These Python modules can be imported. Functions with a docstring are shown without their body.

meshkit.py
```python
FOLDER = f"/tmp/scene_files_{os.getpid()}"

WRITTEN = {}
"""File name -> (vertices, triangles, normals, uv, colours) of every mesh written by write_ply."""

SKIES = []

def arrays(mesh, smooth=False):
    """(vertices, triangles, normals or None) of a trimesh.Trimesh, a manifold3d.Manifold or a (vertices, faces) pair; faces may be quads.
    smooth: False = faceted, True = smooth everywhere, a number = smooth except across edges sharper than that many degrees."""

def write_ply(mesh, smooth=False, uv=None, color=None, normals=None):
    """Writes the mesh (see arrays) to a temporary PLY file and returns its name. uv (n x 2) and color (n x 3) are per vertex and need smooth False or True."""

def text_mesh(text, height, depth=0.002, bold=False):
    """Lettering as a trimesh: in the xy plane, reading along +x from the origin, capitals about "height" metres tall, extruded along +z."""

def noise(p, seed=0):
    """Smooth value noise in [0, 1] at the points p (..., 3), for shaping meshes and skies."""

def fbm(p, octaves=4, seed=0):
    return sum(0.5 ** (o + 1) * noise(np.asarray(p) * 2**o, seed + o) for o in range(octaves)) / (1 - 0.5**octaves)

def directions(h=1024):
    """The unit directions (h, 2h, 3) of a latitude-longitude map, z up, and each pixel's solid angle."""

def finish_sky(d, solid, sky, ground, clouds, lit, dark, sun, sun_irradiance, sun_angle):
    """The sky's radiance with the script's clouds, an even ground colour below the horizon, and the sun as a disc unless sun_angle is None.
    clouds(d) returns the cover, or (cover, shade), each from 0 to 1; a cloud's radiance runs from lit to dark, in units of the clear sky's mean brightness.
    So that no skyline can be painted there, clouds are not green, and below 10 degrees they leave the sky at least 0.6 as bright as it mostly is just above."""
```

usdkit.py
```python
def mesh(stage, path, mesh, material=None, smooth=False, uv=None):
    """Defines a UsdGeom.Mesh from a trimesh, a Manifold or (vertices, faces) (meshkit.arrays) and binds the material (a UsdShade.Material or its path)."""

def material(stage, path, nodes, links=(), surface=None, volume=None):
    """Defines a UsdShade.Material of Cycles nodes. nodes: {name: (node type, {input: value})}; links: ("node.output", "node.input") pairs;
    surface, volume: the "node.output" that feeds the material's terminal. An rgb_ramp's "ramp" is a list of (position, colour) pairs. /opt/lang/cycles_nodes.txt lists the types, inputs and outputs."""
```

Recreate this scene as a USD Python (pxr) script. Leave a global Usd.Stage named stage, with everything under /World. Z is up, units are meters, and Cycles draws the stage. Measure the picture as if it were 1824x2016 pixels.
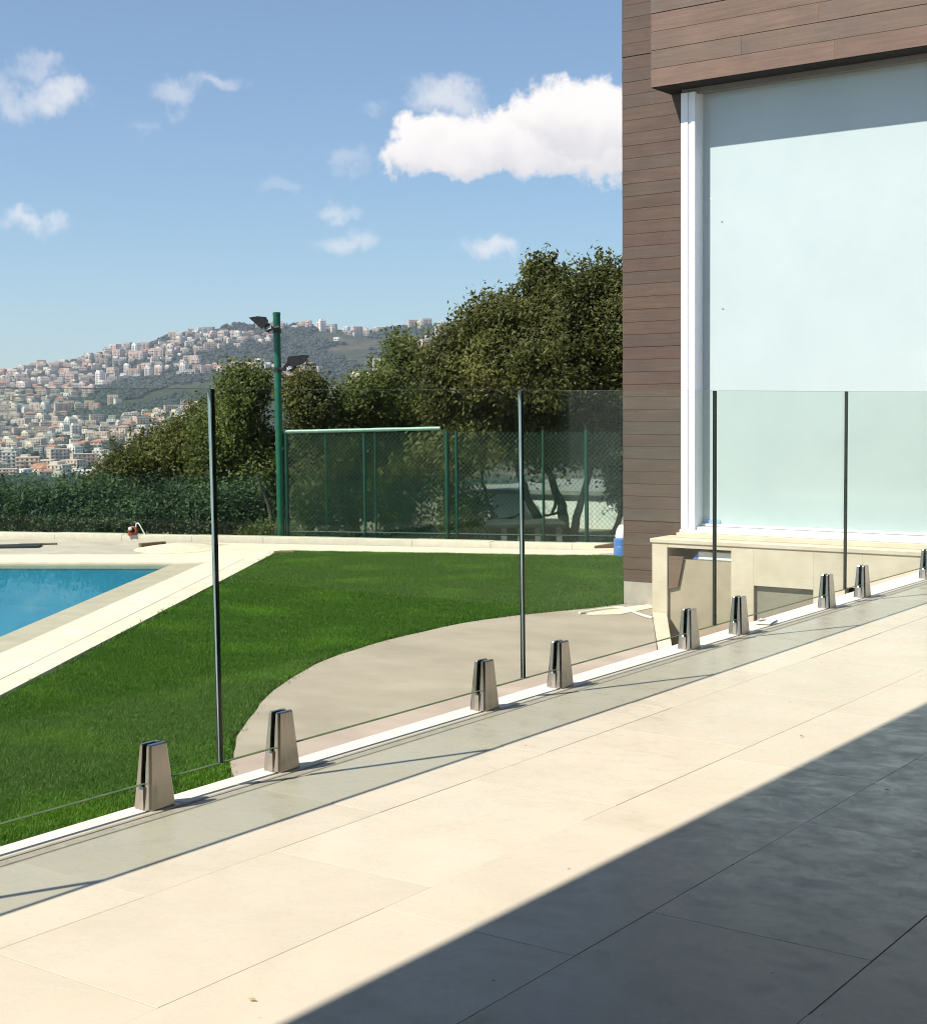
import math, random
import numpy as np, trimesh, usdkit, meshkit
from shapely.geometry import Polygon, LineString
from pxr import Usd, UsdGeom, UsdLux, UsdShade, Gf, Sdf, Vt

stage = Usd.Stage.CreateInMemory()
UsdGeom.SetStageUpAxis(stage, 'Z'); UsdGeom.SetStageMetersPerUnit(stage, 1.0)
UsdGeom.Xform.Define(stage, '/World'); UsdGeom.Scope.Define(stage, '/World/Looks')
PI = math.pi
rng = np.random.default_rng(7); random.seed(7)

# ------------------------------------------------------------------ camera
EYE = np.array([0, 0, 1.10]); FOC = 2902.57; PITCH, ROLL, YAW = 0.0720576, -0.0106835, 0.6330867
Fv = np.array([-math.sin(YAW) * math.cos(PITCH), math.cos(YAW) * math.cos(PITCH), -math.sin(PITCH)])
r0 = np.array([math.cos(YAW), math.sin(YAW), 0]); u0 = np.cross(r0, Fv)
Rv = r0 * math.cos(ROLL) + u0 * math.sin(ROLL); Uv = -r0 * math.sin(ROLL) + u0 * math.cos(ROLL)
cam = UsdGeom.Camera.Define(stage, '/World/camera')
M = Gf.Matrix4d(*[float(x) for x in (*Rv, 0, *Uv, 0, *(-Fv), 0, *EYE, 1)])
cam.AddTransformOp().Set(M)
HA = 20.955
cam.CreateHorizontalApertureAttr(HA); cam.CreateVerticalApertureAttr(HA * 1024 / 926)
cam.CreateFocalLengthAttr(HA * FOC / 1824.0)
cam.CreateClippingRangeAttr(Gf.Vec2f(0.05, 30000))
cam.CreateExposureAttr(0.80)
SKY_STRENGTH, SUN_INTENSITY = 0.056, 1.25

# ------------------------------------------------------------------ sun and sky
sd = np.array([-0.387, -0.823, 1.155]); sd /= np.linalg.norm(sd)
sun = UsdLux.DistantLight.Define(stage, '/World/sun')
zax = sd; xax = np.cross([0, 0, 1.0], zax); xax /= np.linalg.norm(xax); yax = np.cross(zax, xax)
sun.AddTransformOp().Set(Gf.Matrix4d(*[float(x) for x in (*xax, 0, *yax, 0, *zax, 0, 0, 0, 60, 1)]))
sun.CreateNormalizeAttr(True); sun.CreateIntensityAttr(SUN_INTENSITY); sun.CreateAngleAttr(0.53)
sun.CreateColorAttr(Gf.Vec3f(1.0, 0.94, 0.84))
SUN_EL, SUN_ROT = math.asin(sd[2]), math.atan2(sd[0], sd[1])


def direction(x, y):            # the direction seen at a place of the 1824 x 2016 survey picture
    d = Fv * FOC + Rv * (x - 912) - Uv * (y - 1008)
    return d / np.linalg.norm(d)


def on_level(x, y, z):
    d = direction(x, y)
    return EYE + d * ((z - EYE[2]) / d[2])


def at(x, y, depth):            # a point so far ahead along the view axis (ground plan)
    d = direction(x, y); n = np.array([Fv[0], Fv[1], 0]); n /= np.linalg.norm(n)
    return EYE + d * (depth / (d @ n))


def make_sky():
    N = {'sky': ('sky_texture', {'sky_type': 'single_scattering', 'sun_disc': False, 'sun_elevation': SUN_EL, 'sun_rotation': SUN_ROT,
                                 'altitude': 400.0, 'air_density': 1.0, 'aerosol_density': 0.5, 'ozone_density': 1.6}),
         'tc': ('texture_coordinate', {}),
         'n1': ('noise_texture', {'scale': 11.0, 'detail': 7.0, 'roughness': 0.58}),
         'n2': ('noise_texture', {'scale': 26.0, 'detail': 6.0, 'roughness': 0.6}), 'n3': ('noise_texture', {'scale': 34.0, 'detail': 9.0, 'roughness': 0.66}), 'nf': ('math', {'math_type': 'multiply_add', 'value2': 1.1}),
         'nm': ('math', {'math_type': 'multiply_add', 'value2': 2.1, 'value3': -1.60}),
         'warp': ('vector_math', {'math_type': 'multiply_add', 'vector2': (0.05, 0.05, 0.05), 'vector3': (-0.025, -0.025, -0.025)}),
         'pos': ('vector_math', {'math_type': 'add'}),
         'bg': ('background_shader', {'strength': SKY_STRENGTH})}
    L = [('tc.generated', 'n1.vector'), ('tc.generated', 'n2.vector'), ('n1.fac', 'nm.value1'), ('tc.generated', 'n3.vector'), ('n3.fac', 'nf.value1'), ('nm.value', 'nf.value3'),
         ('n2.color', 'warp.vector1'), ('warp.vector', 'pos.vector1'), ('tc.generated', 'pos.vector2')]
    clouds = [(985, 285, 250, 74, 1.0, 1.0), (1125, 235, 120, 80, 1.0, .9), (1210, 270, 120, 80, 1.0, .8), (845, 285, 95, 70, 1.0, .9), (870, 195, 68, 46, .72, .5),
              (925, 205, 60, 30, .4, .3), (118, 180, 92, 44, .74, .4), (28, 200, 66, 44, .5, .3), (80, 138, 52, 32, .45, .3), (350, 192, 66, 36, .46, .3), (428, 160, 52, 26, .46, .3),
              (290, 258, 48, 26, .28, .2), (700, 308, 42, 34, .35, .3), (735, 220, 52, 22, .28, .3), (655, 402, 56, 32, .55, .4), (570, 366, 46, 24, .26, .3),
              (672, 470, 74, 36, .55, .5), (975, 486, 56, 34, .80, .4), (22, 440, 74, 26, .62, .3), (-90, 330, 90, 30, .5, .3),
              (-420, 250, 180, 60, .8, .5), (-900, 380, 200, 60, .7, .5), (1900, 250, 230, 80, .9, .6), (2600, 330, 260, 70, .8, .6), (700, -500, 260, 90, .6, .5), (-500, -420, 220, 90, .6, .5)]
    rr = random.Random(4)
    dirs = [(direction(x, y), rx * (1.08 if op > .9 else 1.35) / FOC, ry * (1.08 if op > .9 else 1.15) / FOC, op, sh) for x, y, rx, ry, op, sh in clouds]
    for k in range(9):           # the rest of the sky, as scattered as the part in view
        a = YAW + PI / 2 + rr.uniform(.7, 5.4); e = rr.uniform(.12, .6)
        dirs.append((np.array([math.cos(a) * math.cos(e), math.sin(a) * math.cos(e), math.sin(e)]), rr.uniform(.06, .16), rr.uniform(.03, .06), .8, .5))
    prev = None; prevs = None
    for i, (d, rx, ry, op, sh) in enumerate(dirs):
        t = np.cross([0, 0, 1.0], d); t /= np.linalg.norm(t); u = np.cross(d, t)
        # x = d, y = t, z = u : subtract centre, take dot products through vector_math
        N[f's{i}'] = ('vector_math', {'math_type': 'subtract', 'vector2': tuple(d)})
        N[f'a{i}'] = ('vector_math', {'math_type': 'dot_product', 'vector2': tuple(t / rx)})
        N[f'b{i}'] = ('vector_math', {'math_type': 'dot_product', 'vector2': tuple(u / ry)})
        N[f'f{i}'] = ('vector_math', {'math_type': 'dot_product', 'vector2': tuple(d * 2.0)})
        N[f'c{i}'] = ('combine_xyz', {})
        N[f'l{i}'] = ('vector_math', {'math_type': 'length'})
        N[f'g{i}'] = ('math', {'math_type': 'multiply_add', 'value2': -1.0})
        N[f'r{i}'] = ('map_range', {'range_type': 'smoothstep', 'from_min': -1.02, 'from_max': -0.62 if op > .9 else -0.10, 'to_min': 0.0, 'to_max': op if op > .9 else op * .86, 'clamp': True})
        L += [('pos.vector', f's{i}.vector1'), (f's{i}.vector', f'a{i}.vector1'), (f's{i}.vector', f'b{i}.vector1'), (f's{i}.vector', f'f{i}.vector1'),
              (f'a{i}.value', f'c{i}.x'), (f'b{i}.value', f'c{i}.y'), (f'f{i}.value', f'c{i}.z'), (f'c{i}.vector', f'l{i}.vector1'),
              (f'l{i}.value', f'g{i}.value1'), ('nf.value', f'g{i}.value3'), (f'g{i}.value', f'r{i}.value')]
        # shade: the underside of a blob is greyer than its top
        N[f'h{i}'] = ('map_range', {'range_type': 'smoothstep', 'from_min': -1.0, 'from_max': 0.35, 'to_min': sh, 'to_max': 0.0, 'clamp': True})
        N[f'w{i}'] = ('math', {'math_type': 'multiply'})
        L += [(f'b{i}.value', f'h{i}.value'), (f'h{i}.result', f'w{i}.value1'), (f'r{i}.result', f'w{i}.value2')]
        if prev is None:
            prev, prevs = f'r{i}.result', f'w{i}.value'
        else:
            N[f'm{i}'] = ('math', {'math_type': 'smoothmax', 'value3': 0.12}); L += [(prev, f'm{i}.value1'), (f'r{i}.result', f'm{i}.value2')]
            N[f'x{i}'] = ('math', {'math_type': 'maximum'}); L += [(prevs, f'x{i}.value1'), (f'w{i}.value', f'x{i}.value2')]
            prev, prevs = f'm{i}.value', f'x{i}.value'
    N['sub'] = ('map_range', {'from_min': 0.03, 'from_max': 1.0, 'to_min': 0.0, 'to_max': 1.0, 'clamp': True})
    N['lit'] = ('mix', {'color1': (11.2, 10.6, 10.3), 'color2': (7.8, 7.6, 7.9)})
    N['tint'] = ('mix', {'mix_type': 'multiply', 'fac': 1.0, 'color2': (0.89, 1.13, 1.29)})
    N['mixc'] = ('mix', {})
    L += [(prev, 'sub.value'), ('sub.result', 'mixc.fac'), (prevs, 'lit.fac'), ('sky.color', 'tint.color1'), ('tint.color', 'mixc.color1'), ('lit.color', 'mixc.color2'), ('mixc.color', 'bg.color')]
    m = usdkit.material(stage, '/World/Looks/sky_air', N, L, surface='bg.background')
    dome = UsdLux.DomeLight.Define(stage, '/World/sky')
    UsdShade.MaterialBindingAPI.Apply(dome.GetPrim()).Bind(m)
    p = dome.GetPrim(); p.SetCustomDataByKey('kind', 'structure'); p.SetCustomDataByKey('label', 'blue sky with white cumulus clouds above the hillside'); p.SetCustomDataByKey('category', 'sky')


make_sky()

# ------------------------------------------------------------------ helpers
USED = {}


def numbered(parent, name):
    k = (parent, name); n = USED.get(k, -1) + 1; USED[k] = n
    return f'{parent}/{name}' if n == 0 else f'{parent}/{name}_{n:03d}'


def tag(p, label=None, cat=None, group=None, kind=None):
    p = p.GetPrim() if hasattr(p, 'GetPrim') else p
    for k, v in (('label', label), ('category', cat), ('group', group), ('kind', kind)):
        if v: p.SetCustomDataByKey(k, v)
    return p


def thing(name, label, cat, group=None, loc=(0, 0, 0), rotz=0.0, kind=None, scale=None):
    x = UsdGeom.Xform.Define(stage, numbered('/World', name))
    x.AddTranslateOp().Set(Gf.Vec3d(*map(float, loc)))
    if rotz: x.AddRotateZOp().Set(float(math.degrees(rotz)))
    if scale is not None: x.AddScaleOp().Set(Gf.Vec3f(*map(float, scale)))
    tag(x, label, cat, group, kind)
    return x.GetPrim()


def obj(name, mesh, mat, parent=None, smooth=False, kind=None, label=None, cat=None, group=None):
    path = numbered('/World' if parent is None else str(parent.GetPath()), name)
    m = usdkit.mesh(stage, path, mesh, mat, smooth=smooth)
    tag(m, label, cat, group, kind)
    return m.GetPrim()


def copy_of(root, name, label, cat, group, loc, rotz=0.0, scale=None):
    o = thing(name, label, cat, group, loc, rotz, scale=scale)
    o.GetReferences().AddInternalReference(root.GetPath()); o.SetInstanceable(True)
    return o


def join(ms):
    return trimesh.util.concatenate(ms)


def box(x0, x1, y0, y1, z0, z1):
    b = trimesh.creation.box((x1 - x0, y1 - y0, z1 - z0)); b.apply_translation(((x0 + x1) / 2, (y0 + y1) / 2, (z0 + z1) / 2)); return b


def cbox(x0, x1, y0, y1, z0, z1, c=0.003):
    """A box with chamfered edges (convex hull of three shrunk boxes)."""
    p = []
    for a in (0, 1, 2):
        s = [c, c, c]; s[a] = 0
        p += [(x, y, z) for x in (x0 + s[0], x1 - s[0]) for y in (y0 + s[1], y1 - s[1]) for z in (z0 + s[2], z1 - s[2])]
    return trimesh.Trimesh(np.array(p)).convex_hull


def tube(pts, rad, seg=8):
    pts = np.asarray(pts, float); rad = np.broadcast_to(rad, (len(pts),)).astype(float)
    V, Fc = [], []
    t = np.gradient(pts, axis=0); t /= np.linalg.norm(t, axis=1)[:, None] + 1e-12
    ref = np.array([0.3, 0.9, 0.31]) if abs(t[0] @ np.array([0, 0, 1.0])) > .8 else np.array([0, 0, 1.0])
    for i, p in enumerate(pts):
        a = np.cross(ref, t[i]); a /= np.linalg.norm(a); b = np.cross(t[i], a)
        for k in range(seg):
            w = 2 * PI * k / seg; V.append(p + rad[i] * (math.cos(w) * a + math.sin(w) * b))
    for i in range(len(pts) - 1):
        for k in range(seg):
            q = i * seg + k; r = i * seg + (k + 1) % seg
            Fc += [(q, r, r + seg), (q, r + seg, q + seg)]
    n = len(V); V += [pts[0], pts[-1]]
    for k in range(seg):
        Fc += [(n, (k + 1) % seg, k), (n + 1, (len(pts) - 1) * seg + k, (len(pts) - 1) * seg + (k + 1) % seg)]
    return trimesh.Trimesh(np.array(V), np.array(Fc), process=False)


def slab(poly, z0, z1):
    if not hasattr(poly, 'exterior') and not hasattr(poly, 'geoms'): poly = Polygon(poly)
    gs = getattr(poly, 'geoms', [poly]); out = []
    for g in gs:
        m = trimesh.creation.extrude_polygon(g, z1 - z0, engine='earcut'); m.apply_translation((0, 0, z0)); out.append(m)
    return join(out)


def hull(pts):
    return trimesh.Trimesh(np.array(pts, float)).convex_hull


# ------------------------------------------------------------------ materials
def mat(name, nodes, links, surface='p.BSDF', volume=None):
    return usdkit.material(stage, '/World/Looks/' + name, nodes, links, surface=surface, volume=volume)


def rough_mat(name, c1, c2, scale=6.0, rough=0.6, bump=0.25, bscale=60.0, bdist=0.004, detail=6.0, vary=0.0, spec=0.5, stretch=(1, 1, 1), metallic=0.0, lo=.32, hi=.68, c3=None, rlo=None):
    N = {'g': ('geometry', {}), 'mp': ('mapping', {'scale': stretch}), 'n': ('noise_texture', {'scale': scale, 'detail': detail, 'roughness': .6}),
         'n2': ('noise_texture', {'scale': bscale, 'detail': 5.0, 'roughness': .65}),
         'r': ('rgb_ramp', {'ramp': [(lo, c1), (hi, c2)] if c3 is None else [(lo, c1), (.5, c3), (hi, c2)]}),
         'b': ('bump', {'strength': bump, 'distance': bdist}), 'oi': ('object_info', {}),
         'v': ('map_range', {'to_min': 1 - vary, 'to_max': 1 + vary}), 'h': ('hsv', {}),
         'rr': ('map_range', {'from_min': .35, 'from_max': .65, 'to_min': rough if rlo is None else rlo, 'to_max': rough, 'clamp': True}),
         'p': ('principled_bsdf', {'specular_ior_level': spec, 'metallic': metallic})}
    L = [('g.position', 'mp.vector'), ('mp.vector', 'n.vector'), ('mp.vector', 'n2.vector'), ('n.fac', 'r.fac'), ('r.color', 'h.color'), ('oi.random', 'v.value'), ('v.result', 'h.value'),
         ('h.color', 'p.base_color'), ('n2.fac', 'b.height'), ('b.normal', 'p.normal'), ('n.fac', 'rr.value'), ('rr.result', 'p.roughness')]
    return mat(name, N, L)


# polished limestone of the terrace: soft clouds of colour, fine veins, uneven polish
M_tile = mat('polished_limestone', {
    'g': ('geometry', {}), 'oi': ('object_info', {}), 'off': ('combine_xyz', {}), 'k': ('math', {'math_type': 'multiply', 'value2': 40.0}), 'ad': ('vector_math', {'math_type': 'add'}),
    'n': ('noise_texture', {'scale': 3.0, 'detail': 8.0, 'roughness': .62, 'distortion': .6}), 'mp': ('mapping', {'scale': (2.6, 3.6, 2.6), 'rotation': (0, 0, .35)}),
    'n2': ('noise_texture', {'scale': 2.4, 'detail': 10.0, 'roughness': .80}), 'n3': ('noise_texture', {'scale': 160.0, 'detail': 3.0}),
    'r': ('rgb_ramp', {'ramp': [(.3, (.455, .402, .312)), (.5, (.485, .430, .338)), (.7, (.505, .452, .36))]}),
    'r2': ('rgb_ramp', {'ramp': [(.30, (.93, .92, .90)), (.46, (1, 1, 1)), (.62, (1, 1, 1)), (.74, (1.05, 1.05, 1.05))]}),
    'mx': ('mix', {'mix_type': 'multiply', 'fac': 1.0}), 'v': ('map_range', {'to_min': .95, 'to_max': 1.05}), 'h': ('hsv', {}),
    'vo': ('voronoi_texture', {'scale': 7.0}), 'vs': ('map_range', {'from_min': .02, 'from_max': .035, 'to_min': .25, 'to_max': 1.0, 'clamp': True}), 'm3': ('mix', {'mix_type': 'multiply', 'fac': 1.0}),
    'rr': ('map_range', {'from_min': .38, 'from_max': .64, 'to_min': .50, 'to_max': .15, 'clamp': True}),
    'b': ('bump', {'strength': .10, 'distance': .002}), 'p': ('principled_bsdf', {'specular_ior_level': .28})},
    [('oi.random', 'k.value1'), ('k.value', 'off.x'), ('k.value', 'off.y'), ('g.position', 'ad.vector1'), ('off.vector', 'ad.vector2'), ('ad.vector', 'n.vector'), ('ad.vector', 'mp.vector'), ('mp.vector', 'n2.vector'),
     ('ad.vector', 'n3.vector'), ('ad.vector', 'vo.vector'), ('vo.distance', 'vs.value'),
     ('n.fac', 'r.fac'), ('n2.fac', 'r2.fac'), ('r.color', 'mx.color1'), ('r2.color', 'mx.color2'), ('mx.color', 'm3.color1'), ('vs.result', 'm3.color2'), ('m3.color', 'h.color'), ('oi.random', 'v.value'), ('v.result', 'h.value'), ('h.color', 'p.base_color'),
     ('n2.fac', 'rr.value'), ('rr.result', 'p.roughness'), ('n3.fac', 'b.height'), ('b.normal', 'p.normal')])
M_grout = rough_mat('grout', (.40, .355, .28), (.46, .41, .325), 30)
M_curb = rough_mat('curb_stone', (.60, .53, .43), (.68, .61, .51), 9, rough=.45, vary=.03)
M_strip = rough_mat('channel_metal', (.35, .31, .25), (.45, .41, .34), 30, rough=.5)
M_dark = rough_mat('dark_gap', (.035, .028, .02), (.055, .045, .032), 12, rough=.8)
M_steel = rough_mat('satin_steel', (.31, .288, .262), (.45, .42, .39), 25, rough=.30, rlo=.12, bump=.08, bscale=200, bdist=.001, metallic=1.0, stretch=(1, 1, .15))
M_rubber = rough_mat('black_rubber', (.012, .012, .012), (.02, .02, .02), 30, rough=.5)
M_block = rough_mat('cream_stone_cladding', (.49, .42, .32), (.575, .505, .40), 4.5, rough=.5, vary=.04, bump=.12)
M_path = rough_mat('smooth_concrete_path', (.255, .21, .163), (.345, .288, .23), 1.3, rough=.8, bump=.25, bscale=45, stretch=(1, 1.4, 1), detail=9, c3=(.30, .249, .195))
M_patio = rough_mat('grey_patio', (.33, .29, .24), (.43, .39, .32), 2.0, rough=.8)
M_deck = rough_mat('pale_deck_stone', (.54, .47, .36), (.63, .56, .45), 3.0, rough=.7, vary=.03)
M_coping = rough_mat('pool_coping_stone', (.56, .50, .39), (.65, .59, .48), 4.0, rough=.6, vary=.03)
M_over = rough_mat('overflow_stone', (.36, .31, .22), (.44, .385, .29), 4.0, rough=.5)
M_soil = rough_mat('brown_soil', (.10, .055, .03), (.20, .12, .07), 14, rough=.95, bump=.8, bscale=40, bdist=.02)
M_earth = rough_mat('dry_earth', (.12, .10, .065), (.24, .20, .14), .6, rough=.95, bump=.5, bscale=8, bdist=.05)
M_white = rough_mat('white_painted_aluminium', (.76, .765, .78), (.80, .805, .815), 8, rough=.32, bump=.03)
M_plinth = rough_mat('cement_plinth', (.30, .27, .23), (.38, .345, .30), 6, rough=.85)
M_shade = rough_mat('dark_soffit', (.022, .015, .012), (.034, .024, .019), 10, rough=.7)
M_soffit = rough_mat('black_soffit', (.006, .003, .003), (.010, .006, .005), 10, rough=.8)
M_plaster = rough_mat('white_render', (.60, .59, .555), (.68, .67, .635), 2.5, rough=.9)
M_green = rough_mat('dark_green_paint', (.005, .075, .042), (.008, .10, .056), 14, rough=.35, bump=.05)
M_galv = rough_mat('weathered_green_rail', (.12, .24, .19), (.20, .34, .27), 14, rough=.4)
M_gpost = rough_mat('fence_post_green', (.004, .045, .028), (.007, .06, .036), 14, rough=.4)
M_wire = rough_mat('green_wire', (.035, .09, .065), (.055, .12, .085), 14, rough=.5)
M_lamp = rough_mat('black_lamp_casing', (.012, .011, .011), (.022, .02, .02), 20, rough=.35)
M_lens = rough_mat('lamp_glass', (.18, .18, .19), (.28, .28, .29), 20, rough=.12)
M_bark = rough_mat('rough_bark', (.035, .027, .019), (.10, .082, .06), 14, rough=.9, bump=.8, bscale=35, bdist=.02, stretch=(1, 1, .3))
M_tarp = rough_mat('dark_grey_cover', (.010, .013, .012), (.02, .024, .022), 5, rough=.6)
M_greyleg = rough_mat('grey_timber', (.16, .155, .135), (.22, .21, .19), 10, rough=.8)
M_wood_d = rough_mat('brown_timber', (.10, .065, .035), (.17, .11, .06), 18, rough=.75, stretch=(6, 6, 1))
M_blue = rough_mat('blue_plastic', (.05, .15, .42), (.07, .19, .48), 6, rough=.35)
M_bluef = rough_mat('pale_blue_film', (.20, .34, .56), (.25, .40, .62), 6, rough=.4)
M_whitep = rough_mat('white_plastic', (.72, .72, .70), (.78, .78, .76), 6, rough=.4)
M_red = rough_mat('red_plastic', (.30, .05, .03), (.40, .09, .05), 20, rough=.45)
M_hose = rough_mat('pale_hose', (.62, .58, .50), (.70, .66, .58), 20, rough=.5)
M_leafdry = rough_mat('dry_leaf', (.32, .16, .05), (.45, .25, .09), 60, rough=.8)
M_sand = rough_mat('pale_sand', (.52, .45, .34), (.62, .55, .43), 9, rough=.95, bump=.5, bscale=30, bdist=.02)


def wood_mat(name, c1, c2, seed):
    return mat(name, {
        'g': ('geometry', {}), 'oi': ('object_info', {}), 'k': ('math', {'math_type': 'multiply', 'value2': 50.0}), 'off': ('combine_xyz', {}), 'ad': ('vector_math', {'math_type': 'add'}),
        'mp': ('mapping', {'scale': (1.3, 22.0, 30.0)}), 'n': ('noise_texture', {'scale': 1.7, 'detail': 8.0, 'roughness': .62, 'distortion': .8}),
        'mp2': ('mapping', {'scale': (3.0, 60.0, 120.0)}), 'n2': ('noise_texture', {'scale': 2.0, 'detail': 4.0}),
        'n3': ('noise_texture', {'scale': 2.6, 'detail': 5.0, 'roughness': .6}), 'r3': ('rgb_ramp', {'ramp': [(.35, (.88, .88, .90)), (.65, (1.10, 1.08, 1.04))]}), 'm3': ('mix', {'mix_type': 'multiply', 'fac': 1.0}),
        'r': ('rgb_ramp', {'ramp': [(.28, c1), (.72, c2)]}), 'v': ('map_range', {'to_min': .93, 'to_max': 1.07}), 'h': ('hsv', {}),
        'b': ('bump', {'strength': .35, 'distance': .002}), 'p': ('principled_bsdf', {'roughness': .58, 'specular_ior_level': .35})},
        [('oi.random', 'k.value1'), ('k.value', 'off.x'), ('k.value', 'off.z'), ('g.position', 'ad.vector1'), ('off.vector', 'ad.vector2'), ('ad.vector', 'mp.vector'), ('mp.vector', 'n.vector'), ('ad.vector', 'mp2.vector'), ('mp2.vector', 'n2.vector'),
         ('ad.vector', 'n3.vector'), ('n3.fac', 'r3.fac'), ('n.fac', 'r.fac'), ('r.color', 'm3.color1'), ('r3.color', 'm3.color2'), ('m3.color', 'h.color'), ('oi.random', 'v.value'), ('v.result', 'h.value'), ('h.color', 'p.base_color'), ('n2.fac', 'b.height'), ('b.normal', 'p.normal')])


M_woodw = [wood_mat('weathered_cladding_wood', (.068, .044, .033), (.100, .066, .048), 1), wood_mat('weathered_greyish_cladding_wood', (.064, .046, .037), (.094, .066, .050), 2), wood_mat('weathered_reddish_cladding_wood', (.070, .043, .032), (.102, .066, .050), 3)]
M_wood = [wood_mat('brown_cladding_wood', (.115, .074, .055), (.165, .111, .083), 1), wood_mat('greyish_cladding_wood', (.110, .077, .060), (.157, .111, .086), 2), wood_mat('reddish_cladding_wood', (.118, .073, .053), (.170, .112, .085), 3)]


def glass_mat(name, tint, rough=0.0, gcol=(1, 1, 1)):
    return mat(name, {'g': ('geometry', {}), 'i': ('math', {'math_type': 'multiply_add', 'value2': -0.4335, 'value3': 1.24}), 'f': ('fresnel', {}),
                      't': ('transparent_bsdf', {'color': tint}), 's': ('glossy_bsdf', {'color': gcol, 'roughness': rough}), 'm': ('mix_closure', {})},
               [('g.backfacing', 'i.value1'), ('i.value', 'f.IOR'), ('f.fac', 'm.fac'), ('t.BSDF', 'm.closure1'), ('s.BSDF', 'm.closure2')], surface='m.closure')


M_glass = glass_mat('clear_balustrade_glass', (.935, .968, .938), 0.0, (.55, .55, .55))
M_glass_far = glass_mat('green_tinted_glass', (.88, .95, .925), 0.0, (.55, .55, .55))
M_edge = mat('glass_edge', {'n': ('noise_texture', {'scale': 30.0}), 'r': ('rgb_ramp', {'ramp': [(.3, (.003, .010, .009)), (.7, (.006, .018, .015))]}), 'g': ('geometry', {}), 'p': ('principled_bsdf', {'roughness': .12, 'specular_ior_level': .35})},
             [('g.position', 'n.vector'), ('n.fac', 'r.fac'), ('r.color', 'p.base_color')])
M_edge2 = mat('glass_edge_bright', {'n': ('noise_texture', {'scale': 6.0, 'detail': 4.0}), 'r': ('rgb_ramp', {'ramp': [(.3, (.16, .24, .26)), (.7, (.28, .38, .42))]}), 'g': ('geometry', {}), 'p': ('principled_bsdf', {'roughness': .18, 'specular_ior_level': .8})},
              [('g.position', 'n.vector'), ('n.fac', 'r.fac'), ('r.color', 'p.base_color')])
M_edge3 = rough_mat('green_glass_edge', (.035, .075, .03), (.10, .12, .04), 14, rough=.6, bump=0.0)
M_film = mat('white_filmed_glass', {'g': ('geometry', {}), 'n': ('noise_texture', {'scale': 1.6, 'detail': 7.0, 'roughness': .6}), 'r': ('rgb_ramp', {'ramp': [(.3, (.37, .445, .455)), (.7, (.405, .478, .485))]}),
                                    'p': ('principled_bsdf', {'roughness': .6, 'specular_ior_level': .5, 'coat_weight': .8, 'coat_roughness': .02})},
             [('g.position', 'n.vector'), ('n.fac', 'r.fac'), ('r.color', 'p.base_color')])
M_water = mat('pool_water', {'g': ('geometry', {}), 'n': ('noise_texture', {'scale': 2.2, 'detail': 3.0}), 'k': ('math', {'math_type': 'multiply', 'value2': .55}), 'b': ('bump', {'strength': .05, 'distance': .02}), 'f': ('fresnel', {'IOR': 1.33}),
                             't': ('refraction_bsdf', {'color': (.55, .86, .95), 'IOR': 1.33, 'roughness': 0.0}), 's': ('glossy_bsdf', {'roughness': .015}), 'm': ('mix_closure', {}), 'lp': ('transparent_bsdf', {'color': (.72, .93, .97)}), 'm2': ('mix_closure', {'fac': 1.0})},
              [('g.position', 'n.vector'), ('n.fac', 'b.height'), ('b.normal', 't.normal'), ('b.normal', 's.normal'), ('b.normal', 'f.normal'), ('f.fac', 'k.value1'), ('k.value', 'm.fac'), ('t.BSDF', 'm2.closure1'), ('lp.BSDF', 'm2.closure2'), ('m2.closure', 'm.closure1'), ('s.BSDF', 'm.closure2')], surface='m.closure')
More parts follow.
